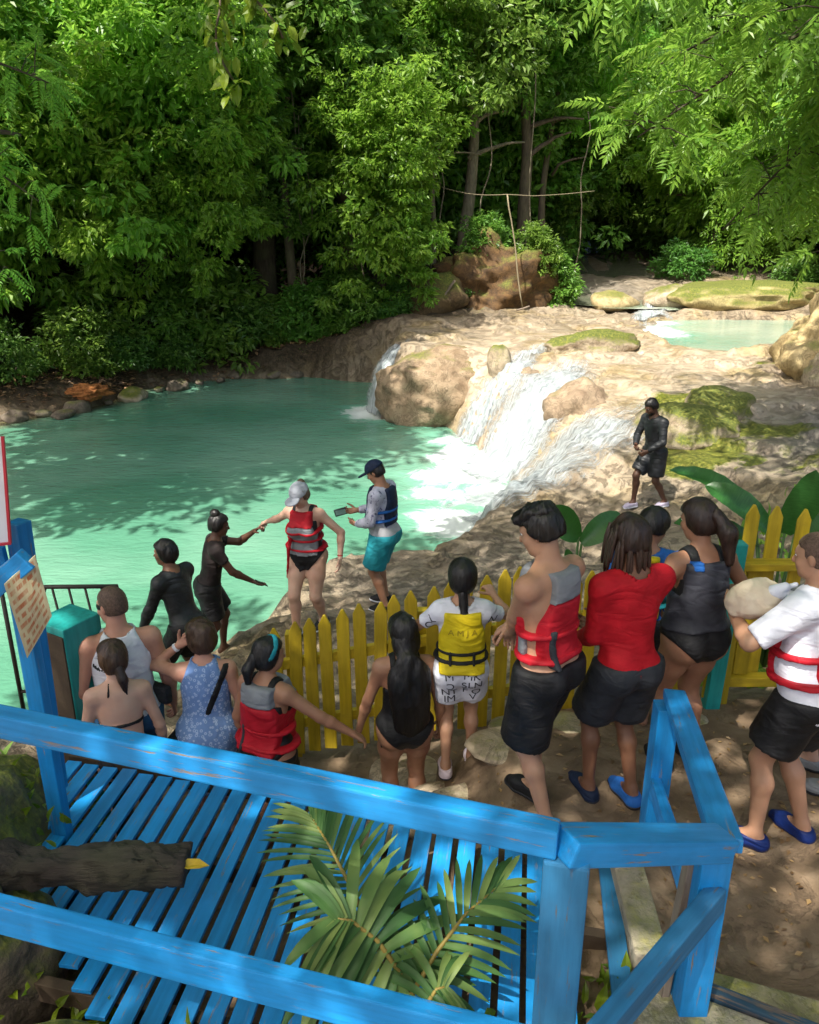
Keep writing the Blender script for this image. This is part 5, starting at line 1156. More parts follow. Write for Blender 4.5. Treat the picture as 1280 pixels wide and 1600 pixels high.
    def hand(s, w, f, pn, ts, q, curl):
        pr = [Cone(w - f * .04 * q, w + f * .01, .027 * q, .025 * q, .01, 'hand')]
        for o in (-.028, -.010, .010, .028): pr.append(Cone(w + f * .015 * q + ts * o * .6 * q, w + f * .085 * q + ts * o * q, .015 * q, .0125 * q, .012, 'hand'))
        for o, L, r in ((.029, .072, .0092), (.010, .082, .0095), (-.010, .076, .0092), (-.028, .060, .0085)):
            p = w + f * .088 * q + ts * o * q; d = unit(f + ts * o * 2.0); c = 0
            for j, fr in enumerate((.45, .31, .26)):
                c += R(curl) * (.7 if j == 0 else 1.0); dd = d * math.cos(c) + pn * math.sin(c); e = p + dd * L * fr * q; pr.append(Cone(p, e, r * q * (1 - .08 * j), r * q * (.93 - .08 * j), .004, 'hand')); p = e
        p = w + f * .025 * q + ts * .026 * q + pn * .008 * q
        for j, (L, r) in enumerate(((.042, .0125), (.030, .0105), (.024, .009))):
            d = unit(ts * (.75 - .3 * j) + f * (.7 + .15 * j) + pn * (.25 + .2 * j) * (curl / 45)); e = p + d * L * q; pr.append(Cone(p, e, r * q, r * q * .9, .006, 'hand')); p = e
        return pr
    def tc(s, X, Y, Z):
        x, y, z = X - s.P[0], Y - s.P[1], Z - s.P[2]
        return [(x * a[0] + y * a[1] + z * a[2]) / s.q for a in (s.X, s.F, s.U)]
    def tcut(s, fn): return lambda X, Y, Z: fn(*s.tc(X, Y, Z)) * s.q
    def hcut(s, fn):
        def g(X, Y, Z):
            x, y, z = X - s.hc[0], Y - s.hc[1], Z - s.hc[2]; a, b, c = [(x * m[0] + y * m[1] + z * m[2]) / s.hs for m in s.Mh]; return fn(a, b, c) * s.hs
        return g
    def sel(s, *tags): return [p for p in s.prims if any(p.tag.startswith(t) for t in tags)]
    def spawn(s, name, label, loc, yaw, skin, cat='person'):
        parts = [solidify(s.prims, s.h), solidify(s.headp, .0085 * s.hs / s.q if s.q < 1 else .0085)]
        for hp in s.hp: parts.append(solidify(hp, .0058))
        V, F = merge([(v, [f]) for v, f in parts])
        lip = s.hcut(lambda a, b, c: (a / .026) ** 2 + ((b - .092) / .02) ** 2 + ((c + .058) / .011) ** 2)(V[:, 0], V[:, 1], V[:, 2]) / s.hs
        ear = s.hcut(lambda a, b, c: ((np.abs(a) - .078) / .016) ** 2 + ((b + .008) / .024) ** 2 + ((c + .008) / .036) ** 2)(V[:, 0], V[:, 1], V[:, 2]) / s.hs
        brow = s.hcut(lambda a, b, c: ((np.abs(a) - .030) / .020) ** 2 + ((b - .085) / .016) ** 2 + ((c - .030) / .006) ** 2)(V[:, 0], V[:, 1], V[:, 2]) / s.hs
        tint = np.clip(1.4 - lip, 0, .75) + np.clip(1.2 - ear, 0, .25) + np.clip(1.3 - brow, 0, 1)
        o = ob(name, npmesh(name, V, F, skin, True, {'tint': np.clip(tint, 0, 1)})); o.location = loc; o.rotation_euler = (0, 0, R(yaw)); tag(o, label, cat); s.o = o
        for sx in (1, -1):
            V_, F_ = solidify([Ell(s.Hd(.030 * sx, .0765, .008), np.array([.013, .011, .0085]) * s.hs, s.Mh)], .004)
            e = ob('eye', npmesh('eye', V_, F_, EYE_W), o); V2, F2 = solidify([Ell(s.Hd(.030 * sx, .0855, .007), np.array([.0065, .0045, .0075]) * s.hs, s.Mh)], .0025); ob('iris', npmesh('iris', V2, F2, EYE_D), e)
        s.W = Matrix.Translation(loc) @ Matrix.Rotation(R(yaw), 4, 'Z')
        return o
    def wear(s, name, prims, mat, off=.012, cut=None, h=None, wr=.003, fr=9, parent=None, label=None, pad=0):
        V, F = solidify(prims, h or s.h, off, cut, pad)
        if len(V) == 0: return None
        if mat.name.startswith('hair_') and 'buzz' not in mat.name:
            V = V + wr * fbm(V * np.array([fr, fr, fr * .5]), 3, 7)[:, None] * unit(V - V.mean(0)); wr = 0
            V, F = s.strands(V, F, 1500 if name == 'long_hair' else 800)
            o = ob(name, npmesh(name, V, F, mat), parent or s.o); return o
        if wr: V = V + wr * fbm(V * np.array([fr, fr, fr * .6]), 3, int(abs(s.P[2] * 100)) % 50)[:, None] * unit(V - np.array([s.P[0], s.P[1], 0]) * np.array([1, 1, 0]) - np.array([0, 0, 1]) * V[:, 2:3] * 1.0)
        o = ob(name, npmesh(name, V, F, mat), parent or s.o)
        if label: o['label'] = label
        return o
    def strands(s, V, F, n, step=.016):
        """thin hair ribbons lying on and lifting a little off the hair body"""
        g = np.random.default_rng(len(V)); bvh = BVHTree.FromPolygons(V.tolist(), F.tolist()); parts = [(V, [F])]
        idx = g.integers(0, len(V), n); cen = V.mean(0)
        for i in idx:
            p = Vector(V[i]); pts = []; nn = []; d = Vector((g.normal() * .25, g.normal() * .25, -1)); lift = .002
            for k in range(5):
                h = bvh.find_nearest(p)
                if h[0] is None: break
                nr = h[1]; c = h[0] - Vector(cen.tolist())
                if nr.dot(c) < 0: nr = -nr
                q_ = h[0] + nr * lift; pts.append(q_[:]); nn.append(nr[:]); t = d - nr * d.dot(nr)
                if t.length < 1e-4: t = Vector((1, 0, 0))
                if k >= 3: lift += .007 * g.random() ** 2
                p = h[0] + t.normalized() * step * (1 + .6 * g.random())
            if len(pts) < 5: continue
            P = np.array(pts); N = np.array(nn); T = unit(np.gradient(P, axis=0)); S = unit(np.cross(T, N)); w = np.array([.0014, .0024, .0024, .0018, .0004])[:, None]
            Vr = np.concatenate([P + S * w, P - S * w]); j = np.arange(4); parts.append((Vr, [np.stack([j, j + 1, j + 6, j + 5], -1)]))
        V2, F2 = merge(parts); return V2, F2
    # ---- common clothing
    def shorts(s, mat, length=.62, top=.06, off=.02, flare=.02, name='shorts'):
        """length = share of thigh covered"""
        pr = s.sel('torso'); cut = [s.tcut(lambda x, f, u: u - top)]
        fl = []
        for i in (0, 1):
            hj, k_ = s.hj[i], s.kn[i]; e = hj + (k_ - hj) * length; fl.append(Cone(hj, e, .088 * s.q + flare * .5, .080 * s.q + flare, .03, 'x'))
            d = unit(k_ - hj); pt = e
            def f(X, Y, Z, d=d, pt=pt, hj=hj, sx=(1, -1)[i]):
                dist = (X - pt[0]) * d[0] + (Y - pt[1]) * d[1] + (Z - pt[2]) * d[2]
                side = ((X - s.P[0]) * s.X[0] + (Y - s.P[1]) * s.X[1] + (Z - s.P[2]) * s.X[2]) * sx
                return np.where(side > 0, dist, -1.0)
            cut.append(f)
        return s.wear(name, pr + s.sel('legrt', 'leglt') + fl, mat, off, cut, wr=.007, fr=10)
    def shirt(s, mat, sleeve='long', bottom=-.08, off=.013, name='shirt', sl=.55, neck=.505):
        pr = s.sel('torso', 'armru', 'armlu') + (s.sel('armrf', 'armlf') if sleeve == 'long' else []); cut = [s.tcut(lambda x, f, u: np.maximum(bottom - u, -1)), s.tcut(lambda x, f, u: u - neck - .25 * np.abs(x) * 0)]
        # keep sleeves that hang below the hem: the hem cut applies near the trunk only
        hem = s.tcut(lambda x, f, u: bottom - u)
        arms = s.sel('arm')
        def cuthem(X, Y, Z):
            a = hem(X, Y, Z) + 0 * (X + Y + Z); d = None
            for p in arms: v = p.ev(X, Y, Z); d = v if d is None else np.minimum(d, v)
            return np.where(d < off + .012, -1.0, a)
        cut = [cuthem, s.tcut(lambda x, f, u: np.where((x * x + (f + .01) ** 2) < .0068, u - .46, -1.0))]
        for i in (0, 1):
            a, b = (s.el[i], s.wr[i]) if sleeve == 'long' else (s.sh[i], s.el[i]); t = .93 if sleeve == 'long' else sl
            pt = a + (b - a) * t; d = unit(b - a); lim = .11
            def f(X, Y, Z, pt=pt, d=d, a=a, i=i):
                x, y, z = X - pt[0], Y - pt[1], Z - pt[2]; ax_ = x * d[0] + y * d[1] + z * d[2]; rad = np.sqrt(np.maximum(x * x + y * y + z * z - ax_ * ax_, 0)); return np.where(rad < lim, ax_, -1.0)
            cut.append(f)
        return s.wear(name, pr, mat, off, cut, wr=.006, fr=11)
    def vest(s, mat, yoke=None, strap=None, lo=.06, hi=.47, wid=.135, off=.042, open_front=False, straps=(.12, .22), sidepanel=None):
        def f1(x, f, u): return np.maximum(np.maximum(lo - u, u - hi - .03), np.abs(x) - (wid - .035 * sstep(.25, .42, u)))
        nk = s.tcut(lambda x, f, u: np.where(u > .38, .088 - np.sqrt(x * x + (f - .01) ** 2) - .25 * np.maximum(f, 0), -1.0))
        split = .36
        v = s.wear('life_vest', s.sel('torso'), mat, off, [s.tcut(f1), nk] + ([s.tcut(lambda x, f, u: u - split)] if yoke else []), wr=.006, fr=7)
        if yoke: s.wear('yoke', s.sel('torso'), yoke, off + .002, [s.tcut(f1), nk, s.tcut(lambda x, f, u: split - u)], wr=.004, fr=7, parent=v)
        for u0 in straps: s.wear('strap', s.sel('torso'), strap or mat, off * .62 if False else off + .006, [s.tcut(lambda x, f, u, u0=u0: np.abs(u - u0 + .02 * f) - .014)], h=.011, wr=0, parent=v)
        if yoke: s.wear('webbing', s.sel('torso'), C_CHAR, off + .010, [s.tcut(lambda x, f, u: np.maximum(np.abs(u - (straps[0] + straps[1]) / 2) - abs(straps[1] - straps[0]) / 2 - .035, np.abs(x + .098) - .013)), s.tcut(lambda x, f, u: f + .01)], h=.010, wr=0, parent=v)
        if sidepanel: s.wear('side_panel', s.sel('torso'), sidepanel, off * .8, [s.tcut(lambda x, f, u: np.maximum(np.abs(u - (straps[0] + straps[1]) / 2) - abs(straps[1] - straps[0]) / 2 + .006, .02 - f))], wr=0, parent=v)
        return v
    def swimsuit(s, mat, off=.009, legcut=1.15, crotch=-.15, back=.36, straps=True, name='swimsuit', front=.40):
        def f(x, f_, u):
            low = crotch + legcut * np.maximum(np.abs(x) - .035, 0) - u; top = u - np.where(f_ < 0, back, front)
            if straps: top = np.where(np.abs(np.abs(x) - .085) < .025, -1, top)
            return np.maximum(low, np.maximum(top, np.abs(x) - .145 - .4 * np.maximum(.2 - u, 0)))
        return s.wear(name, s.sel('torso', 'legrt', 'leglt'), mat, off, [s.tcut(f)], wr=0, h=.011)
    def cap_hair(s, mat, off=.018, hairline=.045, back=-.07, side=-.0, name='hair', wr=.006, fr=26, full=0):
        def f(a, b, c):
            line = np.where(b > .03, hairline + (b - .03) * .35, np.where(b < -.02, back, side + (back - side) * np.clip((.03 - b) / .05, 0, 1)))
            return line - c
        pr = [Ell(s.Hd(0, -.012, .033), np.array([.074 + full, .094 + full, .084 + full]) * s.hs, s.Mh), Ell(s.Hd(0, -.035, -.02), np.array([.066 + full, .066 + full, .07]) * s.hs, s.Mh, .03)]
        return s.wear(name, pr, mat, off, [s.hcut(f)], h=.009, wr=wr, fr=fr)
    def shoe(s, i, mat, sole=None, tall=.0):
        g0, td = s.ft[i]; q = s.q; t_ = 'leg' + 'rl'[i] + 'F'
        o = s.wear('shoe', s.sel(t_), mat, .011, [lambda X, Y, Z: Z - (.075 + tall) * q + 0 * X + 0 * Y, lambda X, Y, Z: .004 - Z + 0 * X + 0 * Y], h=.009, wr=0)
        if sole: s.wear('sole', s.sel(t_), sole, .016, [lambda X, Y, Z: Z - .024 * q + 0 * X + 0 * Y, lambda X, Y, Z: -.004 - Z + 0 * X + 0 * Y], h=.009, wr=0, parent=o)
        return o
    def world(s, p): return s.W @ Vector(tuple(p))

SK_DARK = m_skin('skin_deep', (.105, .052, .032)); SK_BROWN = m_skin('skin_brown', (.18, .09, .052)); SK_TAN = m_skin('skin_tan', (.34, .18, .11)); SK_OLIVE = m_skin('skin_olive', (.42, .245, .155)); SK_FAIR = m_skin('skin_fair', (.55, .35, .26)); SK_PINK = m_skin('skin_pink', (.52, .28, .20))
H_BLACK = m_hair('hair_black', (.016, .013, .012)); H_BROWN = m_hair('hair_brown', (.085, .042, .022)); H_DKBR = m_hair('hair_dark_brown', (.04, .02, .014)); H_BUZZ = m_hair('hair_buzz', (.16, .10, .075), (90, 90, 90), .2); H_ASH = m_hair('hair_ash', (.22, .15, .09))
C_BLACK = m_cloth('cloth_black', (.012, .012, .014), (.006, .006, .007), .6, spec=.3); C_WET = m_cloth('cloth_wet_black', (.020, .022, .026), (.010, .011, .013), .5, spec=.4); C_RED = m_cloth('vest_red', (.44, .012, .024), (.34, .008, .016), .6); C_GREY = m_cloth('vest_grey', (.22, .23, .25), None, .7); C_RSH = m_cloth('rash_red', (.46, .009, .018), (.34, .006, .012), .7)
C_WHITE = m_cloth('cloth_white', (.72, .73, .80), (.62, .63, .72), .85); C_NAVY = m_cloth('cloth_navy', (.012, .022, .055), None, .6); C_CHAR = m_cloth('cloth_charcoal', (.035, .038, .045), (.022, .024, .03), .6); C_TEALC = m_cloth('cloth_teal', (.02, .26, .32), (.015, .2, .25), .7); C_JEAN = m_cloth('cloth_denim', (.05, .14, .28), (.03, .09, .2), .85); C_YEL = m_cloth('vest_yellow', (.60, .47, .015), (.52, .39, .01), .6); C_BLUE = m_cloth('cloth_blue', (.02, .12, .42), None, .6); C_SLATE = m_cloth('cloth_slate', (.05, .052, .065), (.035, .036, .048), .55); C_GRPINK = m_cloth('shoe_pale', (.62, .52, .58), None, .6); C_GSHOE = m_cloth('shoe_grey', (.25, .26, .27), None, .7); C_SOLE = m_cloth('sole_dark', (.03, .03, .035), None, .7); C_CREAM = m_cloth('plush_cream', (.70, .60, .46), (.62, .5, .37), .95)
def m_print(name, base, ink, scale=14, thr=.56, kind='noise'):
    t = NT(name); v = t.coord('Object')
    if kind == 'noise': f = t.ramp(t.noise(v, scale, 5, .65, 1.5), [(thr, 0.0), (thr + .05, 1.0)])
    else:
        vo = t.n('ShaderNodeTexVoronoi'); t.l(v, vo.inputs['Vector']); vo.inputs['Scale'].default_value = scale; vo.feature = 'F1'
        f = t.ramp(vo.outputs['Distance'], [(.18, 0.0), (.24, 1.0), (.38, 1.0), (.44, .0)])
    t.base(t.mix(f, base, ink)); t.rough(.85); t.spec(.2); t.bump(t.noise(t.coord('Object', (9, 9, 5)), 1.6, 4, .5, 1.2), .5, .03); return t.m
C_LETTER = m_cloth('letter_shirt', (.68, .68, .76), (.6, .6, .68), .85); C_DRESS = m_print('dress_print', (.15, .25, .50), (.36, .46, .68), 42, .5, 'v'); C_CAMO = m_print('camo_sleeve', (.42, .42, .52), (.10, .10, .17), 16)
INK = m_plain('letter_ink', (.03, .03, .045), .8, .1, 5, 0)
from mathutils.bvhtree import BVHTree
def print_text(fig, target, txt, s0, u0, size, mat=INK, fside=-1, name='lettering', rot=0):
    """flat print laid on a garment: letters projected along the body's front-back axis onto the cloth"""
    cu = bpy.data.curves.new('txt', 'FONT'); cu.body = txt; cu.size = size; cu.align_x = 'CENTER'; cu.align_y = 'CENTER'
    to = bpy.data.objects.new('txt', cu); COL.objects.link(to); dg = bpy.context.evaluated_depsgraph_get(); me = bpy.data.meshes.new_from_object(to.evaluated_get(dg)); bpy.data.objects.remove(to)
    bm = bmesh.new(); bm.from_mesh(me); bmesh.ops.triangulate(bm, faces=bm.faces); bmesh.ops.subdivide_edges(bm, edges=[e for e in bm.edges if e.calc_length() > .012], cuts=1)
    tm_ = target.data; bvh = BVHTree.FromPolygons([v.co for v in tm_.vertices], [p.vertices for p in tm_.polygons])
    sx = 1 if fside < 0 else -1; d = Vector(tuple(-fig.F * fside)); ok = True; cr, sr = math.cos(rot), math.sin(rot)
    for v in bm.verts:
        x, y = v.co.x * cr - v.co.y * sr, v.co.x * sr + v.co.y * cr
        p = Vector(tuple(fig.P + fig.X * (s0 * fig.q + x * sx) + fig.F * (.5 * fside) + fig.U * (u0 * fig.q + y))); hit = bvh.ray_cast(p, d)
        if hit[0] is None: ok = False; break
        v.co = hit[0] - d * .003
    if not ok: bm.free(); return None
    return bm_ob(name, bm, mat, target)
# ------------------------------------------------------------------ the people
def put(f, name_label, x, y, z, yaw, skin): return f.spawn('person', name_label, (x, y, z), yaw, skin)
FOOTZ = 0.0
# 1 man in white tank top
f = Fig(1.78, heavy=1.1, lean=4, head=(38, 10, 0), h=.015, belly=.01); z = gz(-1.80, 4.50)
put(f, 'man in white tank top and sunglasses beside the teal pillar', -1.80, 4.50, z, 22, SK_PINK)
f.cap_hair(H_BUZZ, .004, .05, -.05, .0, wr=0)
f.wear('tank_top', f.sel('torso'), C_WHITE, .020, [f.tcut(lambda x, fw, u: np.maximum(np.maximum(-.06 - u, u - .54), np.where(u > .22, np.abs(x) - (.235 - (u - .22) * .46), -1))), f.tcut(lambda x, fw, u: np.where(u > .41, .085 - np.sqrt(x * x + (fw + .01) ** 2), -1.0))], wr=.006, fr=11)
f.shorts(C_JEAN, .75, .0)
sg1 = f.wear('sunglasses', f.headp[:1] + f.headp[1:2], C_BLACK, .010, [f.hcut(lambda a, b, c: np.maximum(np.abs(c - .006) - .014, .0 - b))], h=.008, wr=0)
f.wear('bag_strap', f.sel('torso'), C_CHAR, .020, [f.tcut(lambda x, fw, u: np.abs(u - .22 + .75 * x) - .022), f.tcut(lambda x, fw, u: np.abs(x) - .17)], h=.011, wr=0)
_p = f.world(f.T(.20, -.05, .07)); bg1 = beam('waist_bag', _p + Vector((-.07, .04, .0)), _p + Vector((.07, -.04, .0)), .06, .12, C_CHAR, None, .02); tag(bg1, 'dark grey pouch worn by the man in the white tank top', 'bag')
# 2 woman in bikini top
f = Fig(1.60, fem=True, lean=10, head=(20, 12, 0), hip=1.02, h=.014); x, y = -1.72, 4.17; z = gz(x, y) - .03
put(f, 'pale woman with dark ponytail and black tie bikini top', x, y, z, 20, SK_FAIR)
f.cap_hair(H_BROWN, .014, .05, -.09, -.03)
f.wear('ponytail', [Cone(f.Hd(0, -.09, -.05), f.Hd(.01, -.11, -.13), .030, .024, .02), Cone(f.Hd(.01, -.11, -.13), f.Hd(.02, -.10, -.22), .024, .008, .02)], H_DKBR, .0, h=.009, wr=.004, fr=30)
f.wear('bikini_top', f.sel('torso'), C_BLACK, .007, [f.tcut(lambda x, fw, u: np.minimum(np.abs(u - .245) - .012, np.where(fw > .03, np.maximum(np.abs(u - .30) - .06, np.abs(x) - .12), np.abs(np.abs(x) - .05 - (.5 - u) * .15) - .007 + np.where(u < .44, 1, 0))))], h=.009, wr=0)
f.wear('bikini_bottom', f.sel('torso', 'legrt', 'leglt'), C_BLACK, .008, [f.tcut(lambda x, fw, u: np.maximum(u - .06, -.13 + .9 * np.maximum(np.abs(x) - .04, 0) - u))], h=.011, wr=0)
# 3 guide in black rash guard leaning forward
x, y = -2.12, 6.80; z = -1.32
f = Fig(1.74, lean=15, side=0, head=(18, 2, 0), hands=[(.26, .26, .82), (-.24, .28, .80)], pelvis=(0, -.06, -.02), feet=[(.12, -.10, 0), (-.12, .12, 0)], h=.015)
put(f, 'guide in black long-sleeved rash guard leaning over by the water', x, y, z, 62, SK_BROWN)
f.shirt(C_WET, 'long', -.08, .010); f.shorts(C_BLACK, .9, .02, .012, .01); f.cap_hair(H_BLACK, .016, .05, -.10, -.02, wr=.008)
f.wear('sleeve_mark', f.sel('armlu', 'armru'), C_GREY, .0135, [lambda X, Y, Z, p=f.sh[0] + (f.el[0] - f.sh[0]) * .45: np.abs(Z - p[2]) - .008 + 0 * X + 0 * Y, lambda X, Y, Z, p=f.sh[0] + (f.el[0] - f.sh[0]) * .45: np.sqrt((X - p[0]) ** 2 + (Y - p[1]) ** 2) - .07 + 0 * Z, lambda X, Y, Z, p=f.sh[0]: -(Y - p[1]) - .02 + 0 * X + 0 * Z], h=.009, wr=0)
# 4 woman in blue patterned dress
x, y = -1.27, 4.42; z = gz(x, y) - .02
f = Fig(1.57, fem=True, heavy=1.12, lean=4, head=(25, 10, 0), hands=[None, (-.16, .17, 1.33)], elbow=[None, (-1, .1, -.8)], palm=[None, (.4, -.3, .5)], curl=(35, 60), hip=1.05, h=.014)
put(f, 'woman in blue patterned dress holding a hand to her face', x, y, z, 8, SK_PINK)
f.cap_hair(H_BROWN, .020, .055, -.115, -.05, full=.006, wr=.009)
f.wear('dress', f.sel('torso', 'legrt', 'leglt') + [Cone(f.T(0, 0, -.05), f.T(0, 0, -.45), .16, .19, .05)], C_DRESS, .016, [f.tcut(lambda x, fw, u: np.maximum(np.maximum(-.42 - u, u - .54), np.where(u > .22, np.abs(x) - (.22 - (u - .22) * .42), -1))), f.tcut(lambda x, fw, u: np.where(u > .38, .075 - np.sqrt(x * x + (fw + .01) ** 2), -1.0))], wr=.007, fr=9)
f.wear('bag_strap', f.sel('torso'), C_BLACK, .022, [f.tcut(lambda x, fw, u: np.abs(u - .10 - 2.2 * (x + .02)) - .055), f.tcut(lambda x, fw, u: np.maximum(-.12 - u, u - .5))], h=.011, wr=0)
f.wear('wristband', f.sel('armlf'), C_WHITE, .004, [lambda X, Y, Z, p=f.wr[1] + (f.el[1] - f.wr[1]) * .12, d=unit(f.el[1] - f.wr[1]): np.abs((X - p[0]) * d[0] + (Y - p[1]) * d[1] + (Z - p[2]) * d[2]) - .012], h=.008, wr=0)
_p = f.world(f.T(-.22, .0, -.14)); b2 = beam('shoulder_bag', _p + Vector((-.03, -.13, .0)), _p + Vector((.03, .13, .0)), .08, .22, C_BLACK, None, .03); tag(b2, 'black shoulder bag at the hip of the woman in the dress', 'bag')
# 5 woman in red vest, arm stretched right
x, y = -.86, 4.22; z = gz(x, y)
f = Fig(1.56, fem=True, heavy=1.10, lean=3, head=(-30, 6, 0), hands=[(.47, .22, .92), None], elbow=[(.5, -.6, -.5), None], palm=[(0, 0, -1), None], curl=(28, 35), hip=1.05, bust=.02, h=.014)
put(f, 'woman in red vest and green headband stretching out her arm', x, y, z, -28, SK_TAN)
f.swimsuit(C_BLACK, .010); f.cap_hair(H_BLACK, .016, .055, -.09, -.02)
f.wear('headband', [f.headp[0]], C_TEALC, .024, [f.hcut(lambda a, b, c: np.abs(b + .02 - .5 * (c - .03)) - .018), f.hcut(lambda a, b, c: -.03 - c)], h=.009, wr=0)
f.wear('ponytail', [Cone(f.Hd(0, -.10, .0), f.Hd(0, -.15, -.08), .035, .03, .02), Cone(f.Hd(0, -.15, -.08), f.Hd(0, -.14, -.22), .03, .012, .02)], H_BLACK, .0, h=.009, wr=.005, fr=30)
f.vest(C_RED, C_GREY, C_RED, lo=.02, straps=(.06, .17), wid=.15); f.shorts(C_BLACK, .4, -.02, .010, .0)
# 6 guide with hair bun
x, y = -2.08, 7.73; z = gz(x, y)
f = Fig(1.68, fem=False, heavy=.98, lean=13, head=(0, 8, 0), hands=[(.16, .42, .93), (-.02, .50, 1.40)], elbow=[(.6, -.5, -.6), (-.6, -.2, -.9)], palm=[(0, .2, 1), (0, 0, -1)], curl=(20, 45), feet=[(.11, -.13, 0), (-.10, .10, 0)], h=.015)
put(f, 'guide with a hair bun in dark shirt reaching out a hand', x, y, z, -72, SK_DARK)
f.shirt(m_cloth('shirt_brown_black', (.028, .02, .02), (.016, .012, .012), .7), 'short', -.05, .012); f.shorts(C_BLACK, .78, .04, .018); f.cap_hair(H_BLACK, .014, .05, -.06, .0)
f.wear('hair_bun', [Ell(f.Hd(0, -.055, .125), np.array([.048, .046, .042]))], H_BLACK, .004, h=.009, wr=.006, fr=30)
ph = ob('phone', None) if False else beam('phone', f.world(f.wr[0] + unit(f.wr[0] - f.el[0]) * .06 + np.array([0, 0, .022])), f.world(f.wr[0] + unit(f.wr[0] - f.el[0]) * .20 + np.array([0, 0, .03])), .07, .010, m_plain('phone_black', (.01, .01, .012), .2, .1, 5, 0), None, .003); tag(ph, 'black phone in the hand of the guide with the bun', 'phone')
g6 = f
# 7 woman stepping on the rock
x, y = -1.0, 7.45; z = gz(x, y) + .02
lh = g6.world(g6.wr[1] + unit(g6.wr[1] - g6.el[1]) * .09); yaw7 = 168
Mi = (Matrix.Translation((x, y, z)) @ Matrix.Rotation(R(yaw7), 4, 'Z')).inverted(); tgt = Mi @ Vector(lh); 
f = Fig(1.67, fem=True, heavy=1.12, lean=6, head=(-14, 24, 4), hands=[tuple(np.array(tgt) + np.array([-.05, .0, .05])), (-.36, .10, .86)], elbow=[(.3, -.2, -.9), (-.6, -.5, .2)], palm=[(0, 0, -1), (.6, .3, -.4)], curl=(40, 22), pelvis=(0, .02, -.035), feet=[(.10, .16, -.03), (-.10, -.10, 0)], hip=1.12, bust=.03, butt=1.05, h=.015, toe=(0, -12))
put(f, 'woman in grey cap, red and grey vest stepping along the rock', x, y, z, yaw7, SK_FAIR)
f.swimsuit(C_BLACK, .010, 1.2); f.cap_hair(H_ASH, .012, .05, -.08, -.02)
def cap(f, mat, brim=True, name='cap'):
    c = f.wear(name, [f.headp[0]], mat, .020, [f.hcut(lambda a, b, c: .030 - .12 * b - c)], h=.009, wr=0)
    f.wear('brim', [Ell(f.Hd(0, .125, .030), np.array([.070, .075, .010]) * f.hs, f.Mh @ np.eye(3))], mat, .004, h=.008, wr=0, parent=c); return c
cap(f, C_GREY if False else m_cloth('cap_grey', (.36, .38, .43), None, .85))
f.wear('hair_knot', [Ell(f.Hd(0, -.085, .09), np.array([.035, .035, .035]))], H_ASH, .003, h=.009, wr=.005, fr=30)
v7 = f.vest(C_GREY, C_RED, C_RED, lo=.03, wid=.15, straps=(.09, .20, .30), off=.034)
f.wear('webbing', [Cone(f.T(.10, .15, .28), f.T(.13, .17, .12), .022, .016, .02), Cone(f.T(.13, .17, .12), f.T(.16, .17, -.10), .016, .010, .02), Cone(f.T(.16, .17, -.10), f.T(.19, .14, -.24), .010, .008, .02)], C_RED, .0, h=.008, wr=.008, fr=20, parent=v7)
for i in (0, 1): f.shoe(i, C_CHAR, C_WHITE)
f.wear('bracelet', f.sel('armlf'), C_RED, .004, [lambda X, Y, Z, p=f.wr[1] + (f.el[1] - f.wr[1]) * .06, d=unit(f.el[1] - f.wr[1]): np.abs((X - p[0]) * d[0] + (Y - p[1]) * d[1] + (Z - p[2]) * d[2]) - .006], h=.008, wr=0)
# 8 man with navy cap looking at a camera
x, y = -.28, 8.38; z = gz(x, y) + .01
f = Fig(1.77, heavy=1.10, lean=3, head=(4, 30, 0), hands=[(.08, .36, 1.10), (-.12, .27, 1.02)], elbow=[(.6, -.7, -.5), (-.7, -.8, -.5)], palm=[(-.6, 0, .6), (.5, .1, .4)], curl=(45, 45), feet=[(.12, .04, 0), (-.12, -.06, 0)], belly=.02, h=.015)
put(f, 'man in navy cap, teal shorts and dark vest looking at a camera', x, y, z, 68, SK_TAN)
f.shirt(C_CAMO, 'long', -.08, .012, sl=.6); f.wear('shirt_hem', f.sel('torso'), m_cloth('cloth_lightgrey', (.42, .42, .45)), .017, [f.tcut(lambda x, fw, u: np.maximum(-.10 - u, u - .12))], wr=.005); f.shorts(C_TEALC, .86, .0, .022, .03); f.cap_hair(H_BLACK, .006, .05, -.06, .0, wr=0); cap(f, C_NAVY)
f.vest(C_NAVY, None, C_BLUE, lo=.10, straps=(.16, .26)); 
for i in (0, 1): f.shoe(i, C_BLACK, C_WHITE, .02)
a_ = f.world(f.wr[0] + unit(f.wr[0] - f.el[0]) * .10 + np.array([-.03, .02, .0])); pc = beam('pocket_camera', a_ + Vector((-.12, 0, -.02)), a_ + Vector((.02, 0, .02)), .03, .08, m_plain('camera_case', (.03, .04, .045), .3, .3, 20, .1), None, .006); tag(pc, 'small dark camera held by the man in the navy cap', 'camera')
sc_ = beam('screen', a_ + Vector((-.105, -.0175, -.012)), a_ + Vector((.005, -.0175, .015)), .003, .055, m_plain('camera_screen', (.18, .30, .28), .15, .3, 20, 0), None, .001); sc_.parent = pc; sc_.matrix_basis = pc.matrix_basis.inverted() @ sc_.matrix_basis
